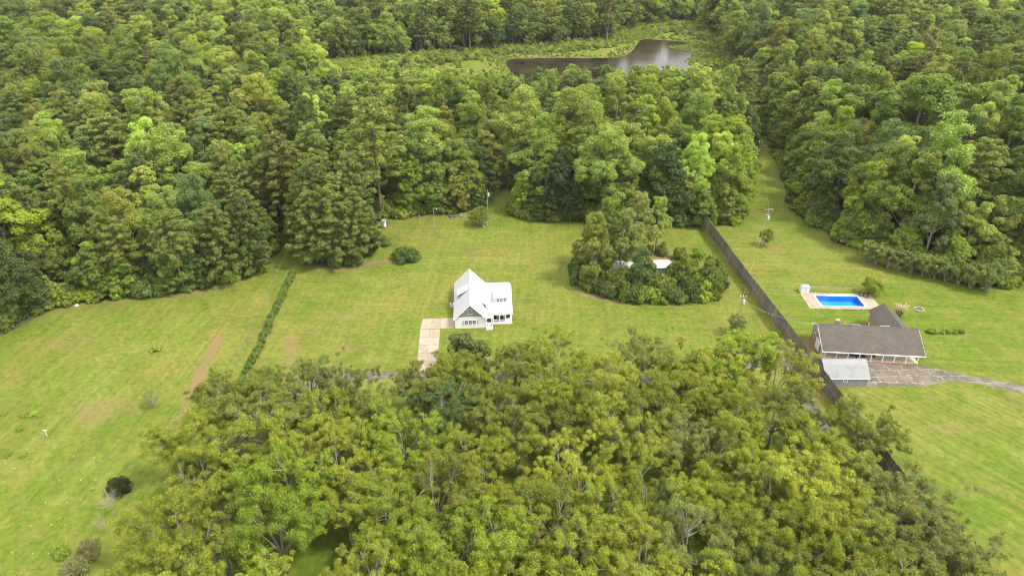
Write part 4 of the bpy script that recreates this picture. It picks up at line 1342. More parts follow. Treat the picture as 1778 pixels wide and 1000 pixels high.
# --------------------------------------------------------------- the woods
LANE_C = PP([(882, 360), (882, 280), (890, 230)])
POWER_C = PP([(1322, 300), (1310, 200), (1275, 150)])
FRONT_PINES = [  # pines the eye picks out along the edge of the woods
    ('tall_pine', 0, (62, 472), (1.05, 1.05, 1.0), 'pine', 'tall pine with long bare trunk at the far left of the woods'),
    ('tall_pine', 1, (152, 452), (1.0, 1.0, 1.02), 'olive', 'tall pine with bare forked trunk above the left field'),
    ('pine', 1, (322, 506), (.98, .98, .92), 'pine', 'pine with bare lower trunk standing forward of the left woods'),
    ('pine', 3, (395, 489), (1.05, 1.05, 1.15), 'pine', 'cone-shaped pine branched to the ground beside the left field'),
    ('pine', 4, (440, 474), (1.0, 1.0, 1.2), 'pined', 'dark cone-shaped pine at the corner of the left woods'),
    ('pine', 4, (548, 456), (1.15, 1.15, 1.1), 'pine', 'broad pine at the end of the hedge row'),
    ('pine', 3, (584, 458), (1.25, 1.25, 1.2), 'pine', 'broad spreading pine in the middle of the pine clump'),
    ('pine', 4, (622, 450), (1.1, 1.1, 1.1), 'pine', 'broad pine of the clump nearest the white tank'),
    ('pine', 0, (560, 436), (1.1, 1.1, 1.1), 'pined', 'taller dark pine rising behind the pine clump'),
    ('edge_tree', 1, (1258, 378), (.95, .95, 1.2), 'vine', 'creeper-hung tree at the end of the plank fence'),
    ('edge_tree', 2, (1276, 374), (.8, .8, 1.05), 'vine', 'creeper-hung tree at the corner of the mown lane'),
    ('edge_tree', 0, (92, 494), (.62, .62, .62), 'mid', 'leafy young tree under the tall bare-trunked pines'),
    ('edge_tree', 2, (118, 478), (.6, .6, .68), 'vine', 'creeper-covered young tree between the two bare-trunked pines'),
    ('hardwood', 1, (1486, 412), (.95, .95, .95), 'bright', 'bright yellow-green tree above the row of small trees')]
for kd, ix, p, sv, t, lab in FRONT_PINES:
    plant('pine_tree' if 'pine' in kd else 'broadleaf_tree', kd, ix, P(*p), sv, random.uniform(0, 6), t, lab, 'tree', None, .05)
FP = np.array([P(*q[2]) for q in FRONT_PINES])
def build_woods():
    r = np.random.default_rng(33)
    pts = []
    step = 8.3
    for yy in np.arange(95, 640, step):
        half = yy * .84 + 40
        for xx in np.arange(-half, half, step):
            pts.append((xx + r.uniform(-.46, .46) * step + (step / 2 if int(yy / step) % 2 else 0), yy + r.uniform(-.46, .46) * step))
    pts = np.array(pts)
    x, y = pts[:, 0], pts[:, 1]
    ins = in_poly(x, y, CLEAR); d = dist_line(x, y, CLEAR, True)
    mar = in_poly(x, y, MARSH)
    keep = ~ins & (d > 1.6) & ~mar & (dist_line(x, y, LANE_C) > 5.2) & (dist_line(x, y, POWER_C) > 7.5) & ~((d < 4.0) & (x > 50) & (x < 110) & (y > 165))
    keep &= ~((y < 150) & (np.abs(x) < 60))
    keep &= np.min(np.hypot(pts[:, None, 0] - FP[None, :, 0], pts[:, None, 1] - FP[None, :, 1]), axis=1) > 5.0
    pts, d = pts[keep], d[keep]
    x, y = pts[:, 0], pts[:, 1]
    # patchy stand: species and colour come in drifts
    def drift(sx, ph): return np.sin(x * sx + ph) * np.cos(y * sx * .8 + ph * 1.7) + .5 * np.sin((x + y) * sx * 1.9 + ph * 3)
    d1, d2 = drift(.035, 1.1), drift(.05, 4.0)
    px, py = proj(x, y, 0)
    pine_p = np.full(len(x), .07)
    pine_p[(px < 700) & (y < 260)] = .34
    pine_p[(px > 1250) & (y > 250)] = .30
    pine_p[(px > 440) & (px < 660) & (d < 14) & (y < 220)] = .9
    pine_p += .12 * (d1 > .9)
    is_pine = r.uniform(size=len(x)) < pine_p
    h = r.normal(1.0, .21, len(x)).clip(.5, 1.5)
    h *= 1.06 * (1 + .12 * d2)
    # nothing tall right in front of the pond
    front = (px > 540) & (px < 1300) & (y < 420) & ~((px > 1235) & (y < 280))
    lim = np.where(px < 860, 376., np.where((px > 930) & (px < 1215), 386., 372.))
    cap = CAM_H - y * np.tan(PITCH - np.arctan(lim / F_PX))
    capf = np.clip(cap / 24., .32, 2)
    h = np.where(front & (y > 200), np.minimum(h, capf * r.uniform(.8, 1.05, len(x))), h)
    keep = ~(front & (cap < 5.5))
    pts, d, is_pine, h, px, py, d1, d2 = pts[keep], d[keep], is_pine[keep], h[keep], px[keep], py[keep], d1[keep], d2[keep]
    is_pine &= h > .6
    x, y = pts[:, 0], pts[:, 1]
    names_h = ['mid', 'light', 'bright', 'dark', 'blue', 'olive', 'yellow', 'rust', 'brown']
    base_p = np.array([.28, .30, .10, .12, .06, .13, .006, 0., .003])
    tints = []
    for i in range(len(x)):
        if is_pine[i]: tints.append('pine' if r.uniform() < .65 else 'pined'); continue
        p = base_p.copy()
        if d1[i] > .4: p[1] *= 2.2
        if d1[i] < -.5: p[3] *= 1.8; p[4] *= 2
        if px[i] > 1250: p[5] *= 1.8
        p /= p.sum()
        tints.append(names_h[r.choice(len(names_h), p=p)])
    dist = np.sqrt(x ** 2 + y ** 2 + CAM_H ** 2)
    inframe = (px > -60) & (px < 1840) & (py > -90)
    # largest in view: nearest the camera, favouring the front rows
    score = dist + np.minimum(d, 40) * 1.2 + np.where(inframe, 0, 1e6)
    order = np.argsort(score)
    hard = [i for i in order if not is_pine[i]][:300]
    pin = [i for i in order if is_pine[i]][:110]
    single = set(hard) | set(pin)
    def zone(i):
        if px[i] < 500: return 'woods beyond the field', 0
        if px[i] < 880: return 'woods behind the poles', 1
        if px[i] < 1310: return 'woods beside the track', 2
        return 'woods behind the pool', 3
    def row_of(i): return int(np.digitize(d[i], (7.5, 14, 21, 29, 40)))
    front_rows = {}
    for i in single: front_rows.setdefault((zone(i)[1], row_of(i)), []).append(i)
    rank = {}
    for z, L in front_rows.items():
        L.sort(key=lambda i: px[i])
        for k, i in enumerate(L): rank[i] = k + 1
    ROWW = ['front', 'second', 'third', 'fourth', 'fifth', 'sixth']
    for i in sorted(single):
        zn, z = zone(i)
        w = CWORD[tints[i]]
        kind, sp = ('pine', 'pine') if is_pine[i] else ('hardwood', 'broadleaf')
        idx = int(r.integers(12))
        nm = 'pine_tree' if is_pine[i] else 'broadleaf_tree'
        if is_pine[i] and d[i] < 6: idx = 3 + idx % 2 if r.uniform() < .6 else idx % 3
        elif not is_pine[i] and d[i] < 8 and r.uniform() < .75: kind = 'edge_tree'
        lab = f'{w} {sp}, {ordinal(rank[i])} from the left in the {ROWW[row_of(i)]} row of {zn}'
        sh = h[i]
        sw = sh * r.uniform(.78, 1.18) if kind != 'pine' else sh * r.uniform(.9, 1.2)
        plant(nm, kind, idx, (x[i], y[i]), (sw, sw, sh), r.uniform(0, 6.28), tints[i], lab, 'tree', f'{sp} trees of the {zn}', .18, r)
    # the rest of the forest, one mass
    rest = [i for i in range(len(x)) if i not in single]
    return x[rest], y[rest], h[rest], [is_pine[i] for i in rest], [tints[i] for i in rest], r

def scatter(name, label, cat, kinds, x, y, z, sx, sz, rot, idx, tint):
    """one mass of plants: points that carry copies of a few models"""
    cols = [bpy.data.collections.new(name + '_trunks'), bpy.data.collections.new(name + '_crowns')]
    k = 0
    for kind in kinds:
        for (t, c, hh) in PROTO[kind]:
            for cl, me_ in zip(cols, (t, c)):
                cl.objects.link(bpy.data.objects.new(f'{cl.name}_{k:02d}', me_))
            k += 1
    me = bpy.data.meshes.new(name)
    me.vertices.add(len(x)); me.vertices.foreach_set('co', np.stack([x, y, z], 1).astype(np.float32).ravel())
    def at(n, t, v, key='value'):
        a = me.attributes.new(n, t, 'POINT'); a.data.foreach_set(key, np.ascontiguousarray(v).ravel())
    at('size', 'FLOAT_VECTOR', np.stack([sx, sx, sz], 1).astype(np.float32), 'vector')
    at('turn', 'FLOAT_VECTOR', np.stack([np.zeros_like(rot), np.zeros_like(rot), rot], 1).astype(np.float32), 'vector')
    at('model', 'INT', np.asarray(idx, np.int32))
    at('tint', 'FLOAT_COLOR', np.hstack([tint, np.ones((len(x), 1))]).astype(np.float32), 'color')
    me.update()
    o = add_obj(name, me)
    o['kind'] = 'stuff'; o['label'] = label; o['category'] = cat
    ng = bpy.data.node_groups.new(name + '_scatter', 'GeometryNodeTree')
    ng.interface.new_socket('Geometry', in_out='INPUT', socket_type='NodeSocketGeometry')
    ng.interface.new_socket('Geometry', in_out='OUTPUT', socket_type='NodeSocketGeometry')
    gi = ng.nodes.new('NodeGroupInput'); go = ng.nodes.new('NodeGroupOutput')
    mp = ng.nodes.new('GeometryNodeMeshToPoints')
    ng.links.new(gi.outputs[0], mp.inputs[0])
    jn = ng.nodes.new('GeometryNodeJoinGeometry')
    def na(n, t):
        a = ng.nodes.new('GeometryNodeInputNamedAttribute'); a.data_type = t; a.inputs['Name'].default_value = n
        return a.outputs['Attribute']
    for col in cols:
        ip = ng.nodes.new('GeometryNodeInstanceOnPoints')
        ci = ng.nodes.new('GeometryNodeCollectionInfo')
        ci.inputs['Collection'].default_value = col
        ci.inputs['Separate Children'].default_value = True
        ci.inputs['Reset Children'].default_value = True
        ng.links.new(mp.outputs[0], ip.inputs['Points'])
        ng.links.new(ci.outputs[0], ip.inputs['Instance'])
        ip.inputs['Pick Instance'].default_value = True
        ng.links.new(na('model', 'INT'), ip.inputs['Instance Index'])
        ng.links.new(na('turn', 'FLOAT_VECTOR'), ip.inputs['Rotation'])
        ng.links.new(na('size', 'FLOAT_VECTOR'), ip.inputs['Scale'])
        ng.links.new(ip.outputs[0], jn.inputs[0])
    ng.links.new(jn.outputs[0], go.inputs[0])
    mod = o.modifiers.new('scatter', 'NODES'); mod.node_group = ng
    return o
def tint_arr(names, r, jit=.18):
    t = np.array([TINTS[n] for n in names])
    return np.clip(t * (1 + r.normal(0, jit, (len(t), 1))) * (1 + r.normal(0, jit * .22, t.shape)), .005, .6)

def far_woods():
    x, y, h, ip_, tn, r = build_woods()
    ip_ = np.array(ip_)
    nh, npn = len(PROTO['hardwood']), len(PROTO['pine'])
    idx = np.where(ip_, nh + r.integers(0, 3, len(x)), r.integers(0, nh, len(x)))
    sw = h * np.where(ip_, r.uniform(.9, 1.2, len(x)), r.uniform(.78, 1.2, len(x)))
    scatter('forest', 'unbroken mass of mixed green forest stretching to the top of the view', 'forest', ['hardwood', 'pine'], x, y, np.zeros_like(x), sw, h, r.uniform(0, 6.28, len(x)), idx, tint_arr(tn, r))
far_woods()

def undergrowth():
    """creepers, saplings and brush that close the edge of the woods down to the ground"""
    r = np.random.default_rng(55)
    L = CLEAR[:-2]
    X, Y, S, TN = [], [], [], []
    for a, b in zip(L[:-1], L[1:]):
        ln = np.linalg.norm(b - a); n = int(ln / .95)
        t = unit(b - a); nrm = np.array((-t[1], t[0]))           # points into the woods (polygon runs left to right along the far edge)
        for k in range(n):
            q = a + (b - a) * r.uniform()
            q = q + nrm * abs(r.normal(0, 3.6)) + nrm * .8
            X.append(q[0]); Y.append(q[1]); S.append(r.uniform(.5, 1.9)); TN.append(r.choice(['mid', 'vine', 'bright', 'dark', 'light', 'blue'], p=[.28, .24, .14, .14, .12, .08]))
    n = len(X)
    # young trees behind the brush
    SX, SY, SS, STN = [], [], [], []
    for a, b in zip(L[:-1], L[1:]):
        ln = np.linalg.norm(b - a); t = unit(b - a); nrm = np.array((-t[1], t[0]))
        for k in range(int(ln / 1.35)):
            q = a + (b - a) * r.uniform() + nrm * (1.2 + abs(r.normal(0, 5.0)))
            SX.append(q[0]); SY.append(q[1]); SS.append(r.uniform(.22, .68)); STN.append(r.choice(['mid', 'vine', 'dark', 'light', 'blue', 'olive'], p=[.3, .2, .15, .15, .1, .1]))
    SX, SY, SS = map(np.array, (SX, SY, SS))
    m = ~(in_poly(SX, SY, CLEAR)) & (dist_line(SX, SY, LANE_C) > 4.2) & (dist_line(SX, SY, CLEAR, True) > 1.0)
    SX, SY, SS = SX[m], SY[m], SS[m]; STN = [t for t, k in zip(STN, m) if k]
    scatter('saplings', 'crowded young trees filling the gaps under the woodland edge', 'undergrowth', ['edge_tree'], SX, SY, np.zeros_like(SX), SS * r.uniform(.9, 1.2, len(SX)), SS, r.uniform(0, 6.28, len(SX)), r.integers(0, 3, len(SX)), tint_arr(STN, r))
    # brush on the marsh banks
    ii = r.integers(len(MARSH), size=9000)
    Q = MARSH[ii] + (MARSH[(ii + 1) % len(MARSH)] - MARSH[ii]) * r.uniform(size=(9000, 1)) + r.normal(0, 11, (9000, 2))
    dp = dist_line(Q[:, 0], Q[:, 1], POND, True); inm = in_poly(Q[:, 0], Q[:, 1], MARSH); dmm = dist_line(Q[:, 0], Q[:, 1], MARSH, True)
    ok = ~in_poly(Q[:, 0], Q[:, 1], POND) & (dp > .6) & (inm | (dmm < 10))
    jj = r.integers(len(POND) - 1, size=2600)
    Q2 = POND[jj] + (POND[jj + 1] - POND[jj]) * r.uniform(size=(2600, 1)) + r.normal(0, 4.5, (2600, 2))
    dp2 = dist_line(Q2[:, 0], Q2[:, 1], POND, True); ok2 = ~in_poly(Q2[:, 0], Q2[:, 1], POND) | (dp2 < .8)
    for q, dq in list(zip(Q[ok], dp[ok])) + list(zip(Q2[ok2], dp2[ok2])):
        X.append(q[0]); Y.append(q[1]); S.append(min(r.uniform(.2, 1.5) ** 1.4, .14 + dq * .035)); TN.append(r.choice(['mid', 'light', 'bright', 'olive', 'vine', 'brown'], p=[.10, .46, .16, .12, .10, .06]))
    X, Y, S = map(np.array, (X, Y, S))
    m = ~(in_poly(X, Y, CLEAR) & (dist_line(X, Y, CLEAR, True) > 1.5)) & (dist_line(X, Y, LANE_C) > 3.2)
    X, Y, S = X[m], Y[m], S[m]; TN = [t for t, k in zip(TN, m) if k]
    scatter('undergrowth', 'tangled brush and creepers filling the foot of the woods', 'undergrowth', ['shrub'], X, Y, np.zeros_like(X), S, S * r.uniform(.8, 1.5, len(X)), r.uniform(0, 6.28, len(X)), r.integers(0, 4, len(X)), tint_arr(TN, r))
undergrowth()

# ------------------------------------------------------------------ the overgrown island on the lawn
def island():
    r = np.random.default_rng(71)
    # long low building lost in the growth
    c = P(1112, 474)
    R = tag(empty('overgrown_shed', (c[0], c[1] + .5, 0), PROP_A), 'low shed with white metal roof half hidden in the overgrown island', 'shed')
    part('wall', MB().box(-7.6, 7.6, -2.0, 2.0, .02, 2.3), ['gable_siding'], R)
    roof_plane(R, 'roof_slope', [(-7.9, -2.3, 2.25), (7.9, -2.3, 2.25), (7.9, 0, 2.75), (-7.9, 0, 2.75)], .05, 'roof_white', .7)
    roof_plane(R, 'roof_slope', [(7.9, 2.3, 2.25), (-7.9, 2.3, 2.25), (-7.9, .002, 2.75), (7.9, .002, 2.75)], .05, 'roof_white', .7)
    part('door', MB().box(1.0, 1.9, -2.05, -2.0, .05, 2.0), ['door_panel'], R)
    window(R, -4.4, -3.2, 1.0, 1.9, -2.0, 2, 2)
    G = 'plants of the overgrown island'
    trees = [('broadleaf_tree', 'edge_tree', 0, (1028, 490), (.86, .86, 1.0), 'olive', 'tall olive tree at the house end of the overgrown island'),
             ('broadleaf_tree', 'hardwood', 3, (1054, 466), (.80, .80, .92), 'mid', 'tall green tree rising above the white shed roof'),
             ('broadleaf_tree', 'hardwood', 9, (1078, 484), (.80, .80, .84), 'grey', 'grey-green tree with pale trunk in the middle of the island'),
             ('broadleaf_tree', 'hardwood', 1, (1098, 462), (.80, .80, .86), 'grey', 'grey-green tree leaning behind the white shed roof'),
             ('broadleaf_tree', 'hardwood', 6, (1138, 438), (.62, .62, .70), 'light', 'yellow-green tree at the far side of the overgrown island'),
             ('broadleaf_tree', 'edge_tree', 1, (1110, 508), (.50, .50, .66), 'blue', 'bluish cone-shaped tree in front of the white shed roof'),
             ('broadleaf_tree', 'edge_tree', 0, (1182, 502), (.46, .46, .52), 'mid', 'green tree at the fence side of the overgrown island'),
             ('broadleaf_tree', 'edge_tree', 2, (1226, 502), (.44, .44, .44), 'mid', 'broad green tree at the fence end of the overgrown island')]
    for nm, k, i, p, s, t, lab in trees: plant(nm, k, i, P(*p), s, r.uniform(0, 6), t, lab, 'tree', G, .08, r)
    edge = [(1000, 478, 1.1, 'dark'), (1006, 492, 1.2, 'blue'), (1022, 499, 1.3, 'mid'), (1040, 507, 1.25, 'dark'), (1058, 513, 1.2, 'blue'), (1076, 518, 1.25, 'mid'), (1094, 521, 1.35, 'dark'), (1112, 522, 1.2, 'mid'),
            (1130, 522, 1.15, 'vine'), (1148, 523, 1.2, 'mid'), (1166, 523, 1.25, 'blue'), (1184, 522, 1.2, 'mid'), (1202, 521, 1.2, 'dark'), (1220, 519, 1.3, 'vine'), (1236, 513, 1.3, 'mid'), (1243, 502, 1.3, 'dark'), (1246, 488, 1.2, 'mid'),
            (1236, 474, 1.2, 'olive'), (1210, 500, 1.3, 'bright'), (1150, 510, 1.4, 'olive'), (1130, 504, 1.2, 'mid'), (1160, 497, 1.2, 'mid'), (1060, 498, 1.3, 'mid'), (1040, 488, 1.2, 'olive'), (1016, 468, 1.1, 'mid'), (1005, 460, .9, 'dark'),
            (1200, 470, 1.1, 'mid'), (1212, 448, .9, 'bright'), (1180, 450, .9, 'olive'), (1150, 442, .8, 'brown'), (1128, 440, .7, 'brown'), (1100, 444, .8, 'mid'), (1070, 445, .8, 'brown'), (1040, 452, .8, 'mid'), (1074, 492, 1.3, 'grey'), (1092, 490, 1.35, 'mid'), (1122, 490, 1.3, 'blue'), (1128, 482, 1.1, 'mid'), (1172, 484, 1.25, 'mid')]
    cw = dict(dark='dark green', blue='bluish', mid='green', vine='yellow-green', olive='olive', bright='bright green', brown='browning', grey='grey-green')
    order = sorted(range(len(edge)), key=lambda i: edge[i][0])
    rk = {i: k + 1 for k, i in enumerate(order)}
    for i, (x, y, s, t) in enumerate(edge):
        plant('bush', 'shrub', i, P(x, y), (s * 1.1, s * 1.1, s * r.uniform(1.2, 2.0)), r.uniform(0, 6), t, f'{cw[t]} bush of the overgrown island, {ordinal(rk[i])} counted from its house end', 'bush', G, .10, r)
island()

# ------------------------------------------------------------------ single plants on the lawns
r4 = np.random.default_rng(81)
plant('big_bush', 'dense_bush', 0, P(705, 451), (1.25, 1.15, 1.05), .3, 'dark', 'large dark green rounded bush on the lawn behind the white house', 'bush')
plant('bush', 'shrub', 1, P(668, 424), (1.15, 1.15, 1.0), 1.0, 'mid', 'green bush with tall weeds below the white tank', 'bush')
plant('lawn_tree', 'lawn_tree', 0, P(832, 391), (1.15, 1.1, 1.2), .5, 'olive', 'spreading small tree shading a bench near the woodland track')
plant('lawn_tree', 'small_tree', 1, P(1328, 427), (.95, .95, 1.15), 1.7, 'olive', 'thin small tree at the foot of the crossarm pole')
plant('lawn_tree', 'small_tree', 2, P(1275, 580), (1.0, 1.0, 1.15), 2.4, 'grey', 'sparse greyish small tree below the transformer pole')
plant('lawn_tree', 'lawn_tree', 0, P(1513, 511), (1.0, .95, .95), 2.0, 'pecan', 'small spreading tree behind the corner of the swimming pool')
plant('field_tree', 'bare_tree', 0, P(268, 707), (1.0, 1.0, .95), .3, 'grey', 'small pale-limbed tree alone in the left field')
plant('field_bush', 'hedge_bush', 0, P(270, 608), (1.4, 1.2, .8), .2, 'bright', 'low bright green bush alone in the left field', 'bush')
plant('field_bush', 'dense_bush', 0, P(210, 854), (.58, .58, .95), .9, (.045, .062, .02), 'dense very dark round bush in the left field', 'bush')
plant('field_bush', 'thin_bush', 0, P(160, 960), (1.25, 1.25, 1.2), .1, 'brown', 'greyish brown thin bush near the field stakes', 'bush')
plant('field_bush', 'thin_bush', 1, P(133, 996), (1.25, 1.25, 1.15), 1.1, 'brown', 'brownish thin bush at the bottom of the left field', 'bush')
plant('field_bush', 'shrub', 2, P(108, 962), (.75, .75, .6), 1.3, 'lime', 'lime green bush beside the brownish field bushes', 'bush')
# a spare grove of trimmed trees along the woods behind the pool
MY = [(1501, 454, 1.0), (1520, 459, 1.0), (1540, 465, .98), (1559, 470, 1.02), (1580, 475, 1.0), (1601, 479, 1.05), (1622, 484, 1.05), (1641, 489, .95), (1663, 493, .95), (1684, 501, 1.15), (1712, 505, 1.25)]
for i, (x, y, s) in enumerate(MY):
    plant('row_tree', 'bare_tree' if i == 8 else 'small_tree', i, P(x, y), (s * 1.2, s * 1.2, s * 1.35), r4.uniform(0, 6), 'myrtle' if i != 8 else 'grey',
          f'small pale-trunked tree, {ordinal(i + 1)} from the utility pole in the row before the right woods', 'tree', 'row of small trees before the right woods', .08, r4)
# dead bare shrubs and snags
def snag(name, loc, h, label, n=5, rad=.16, spread=.25, cat='dead tree', seed=0):
    r = np.random.default_rng(seed + 900)
    T = MB()
    tp = np.stack([np.cumsum(r.normal(0, .02 * h, 6)), np.cumsum(r.normal(0, .02 * h, 6)), np.linspace(0, h, 6)], 1); tp[0, :2] = 0
    T.tube(tp, np.linspace(rad, rad * .25, 6), 7)
    for k in range(n):
        j = r.integers(2, 6); a = r.uniform(0, 6.28)
        e = tp[j] + np.array((math.cos(a), math.sin(a), r.uniform(.3, 1.1))) * h * spread * r.uniform(.5, 1)
        p = limb(T, r, tp[j], e, rad * .35, .012, 0, 3, 5)
        for q in range(2): limb(T, r, p[2], p[2] + (r.normal(size=3) + np.array((0, 0, .6))) * h * spread * .25, rad * .14, .008, 0, 2, 4)
    tag(add_obj(name, T.mesh(name, ['bark_dead']), None, (loc[0], loc[1], 0)), label, cat)
snag('dead_shrub', P(199, 893), 3.6, 'pale leafless shrub beside the dark round field bush', 46, .05, .55, 'shrub', 1)
snag('dead_shrub', P(180, 921), 2.4, 'small bleached dead shrub above the brown field bushes', 26, .04, .5, 'shrub', 2)
snag('dead_tree', P(590, 156), 13, 'bare white dead trunk standing in the marshy clearing', 0, .3, .1, 'dead tree', 3)
snag('dead_tree', P(583, 372), 22, 'bleached dead treetop above the pines behind the lawn', 12, .3, .16, 'dead tree', 4)
snag('dead_tree', P(560, 92), 30, 'tall bare white trunk in the far forest', 5, .45, .12, 'dead tree', 5)
snag('dead_tree', P(1090, 215), 20, 'grey dead tree in the forest before the pond', 10, .3, .16, 'dead tree', 6)
snag('dead_tree', P(1560, 150), 27, 'bare grey trunk above the far right forest', 10, .35, .14, 'dead tree', 7)

# clipped hedge row: separate bushes shoulder to shoulder
a, b = P(508, 476), P(418, 672)
for i in range(25):
    q = a + (b - a) * (i / 24)
    plant('hedge_bush', 'hedge_bush', i, (q[0] + r4.normal(0, .12), q[1]), (1.12 * r4.uniform(.92, 1.1),) * 2 + (r4.uniform(.95, 1.15),), r4.uniform(0, 6), (.135, .205, .036),
          f'bright green hedge bush, {ordinal(i + 1)} from the pines in the hedge row', 'bush', 'bushes of the hedge row', .09, r4)
# low trellis hedge by the ranch house
for i in range(6):
    q = P(1614, 578) + (P(1668, 578) - P(1614, 578)) * (i / 5)
    plant('trellis_bush', 'hedge_bush', i, q, (1.05, .8, .85), r4.uniform(0, 6), 'bright', f'vine bush on the low trellis, {ordinal(i + 1)} from the ranch house', 'bush', 'vines on the low trellis', .08, r4)

# pampas grass: arching blades and pale plumes
def pampas():
    r = np.random.default_rng(91)
    c = P(1560, 550)
    R = tag(empty('pampas_grass', (c[0], c[1], 0)), 'clump of pampas grass with cream plumes behind the ranch house', 'grass clump')
    B = MB(); Pm = MB()
    for k in range(420):
        a = r.uniform(0, 6.28); l = r.uniform(1.2, 2.4); sp = r.uniform(.3, 1.3)
        pts = [(math.cos(a) * .25, math.sin(a) * .25, 0), (math.cos(a) * (.25 + sp * .5), math.sin(a) * (.25 + sp * .5), l * .85), (math.cos(a) * (.3 + sp * 1.1), math.sin(a) * (.3 + sp * 1.1), l * .75)]
        B.tube(pts, [.03, .024, .004], 3, 0, False)
    for k in range(60):
        a = r.uniform(0, 6.28); sp = r.uniform(.2, 1.5); l = r.uniform(2.4, 3.7)
        p0 = np.array((math.cos(a) * sp * .5, math.sin(a) * sp * .5, l * .6)); p1 = np.array((math.cos(a) * sp, math.sin(a) * sp, l))
        B.tube([(0, 0, .3), p0], [.015, .012], 3, 0, False)
        Pm.tube([p0, p0 + (p1 - p0) * .3, p0 + (p1 - p0) * .7, p1], [.03, .12, .10, .02], 5)
    part('blades', B, ['pampas_blade'], R); part('plumes', Pm, ['pampas_plume'], R)
simple('pampas_blade', (.20, .20, .06), .8, .3, 3)
simple('pampas_plume', (.55, .46, .30), .9, .2, 5)
pampas()

# ------------------------------------------------------------------ poles, wires, fences, stakes
POLE_TOP = {}
def pole(key, px, h, label, arms=(), transformer=None, lamp=False, rad=.15):
    c = P(*px)
    R = tag(empty('utility_pole', (c[0], c[1], 0)), label, 'utility pole', 'utility poles')
    part('shaft', MB().tube([(0, 0, 0), (0, 0, h * .5), (0, 0, h)], [rad, rad * .85, rad * .7], 9), ['wood_pole'], R)
    for z, L, ang in arms:
        M = np.array(Matrix.Rotation(ang, 4, 'Z'))
        ar = part('crossarm', MB().box(-L / 2, L / 2, -.17, -.07, z - .06, z + .06, M=M), ['wood_pole'], R)
        for s in (-.45, .45, 0): part('insulator', MB().tube([(s * L * math.cos(ang) + .12 * math.sin(ang), s * L * math.sin(ang) - .12 * math.cos(ang), z + .06), (s * L * math.cos(ang) + .12 * math.sin(ang), s * L * math.sin(ang) - .12 * math.cos(ang), z + .24)], .05, 7), ['white_plastic'], ar)
    if transformer:
        t = part('transformer', MB().tube([(.34, -.1, transformer), (.34, -.1, transformer + .1), (.34, -.1, transformer + .95), (.34, -.1, transformer + 1.05)], [.24, .28, .28, .12], 12), ['galvanised'], R)
        part('bushing', MB().tube([(.34, -.1, transformer + 1.05), (.34, -.1, transformer + 1.3)], .05, 7), ['white_plastic'], t)
    if lamp:
        part('lamp_arm', MB().tube([(0, 0, h - .3), (.5, -.2, h - .05), (.9, -.4, h)], .03, 6), ['galvanised'], R)
        part('lamp_head', MB().tube([(.9, -.4, h - .18), (.9, -.4, h), (.9, -.4, h + .08)], [.16, .12, .04], 10), ['white_plastic'], R)
    POLE_TOP[key] = np.array((c[0], c[1], h))
pole('track', (847, 374), 8.4, 'wooden pole with grey transformer beside the woodland track', [], 6.2)
pole('lawn', (755, 399), 6.9, 'plain grey light pole standing alone on the lawn', [], None, True, .12)
pole('cross', (1322, 428), 11.6, 'tall pole with crossarms on the lawn beyond the plank fence', [(11.2, 2.4, .25), (9.6, 1.4, .25)], 8.2)
pole('near', (1279, 574), 9.2, 'pole with white transformer near the plank fence', [(8.9, 1.5, .1)], 7.0)
def wire(name, a, b, sag, label, rad=.012):
    t = np.linspace(0, 1, 13)[:, None]
    p = a + (b - a) * t; p[:, 2] -= (4 * t * (1 - t))[:, 0] * sag
    tag(add_obj(name, MB().tube(p, rad, 4, 0, False).mesh(name, ['grey_metal'])), label, 'wire', 'overhead wires')
T = POLE_TOP
wire('overhead_wire', T['near'], T['cross'], .9, 'overhead wire from the transformer pole to the crossarm pole')
wire('overhead_wire', T['near'] - (0, 0, 1.2), np.array((66.0, 124.0, 5.0)), 1.3, 'service wire from the transformer pole to the ranch house', .014)
wire('overhead_wire', T['cross'], np.array((*P(1300, 190), 12.)), 1.4, 'overhead wire running up the mown lane into the forest')
wire('overhead_wire', T['track'], np.array((*P(960, 330), 9.)), .8, 'overhead wire from the track pole into the woods', .008)
wire('overhead_wire', T['cross'] - (0, 0, .6), np.array((*P(1445, 392), 9.)), .8, 'overhead wire from the crossarm pole into the right woods')

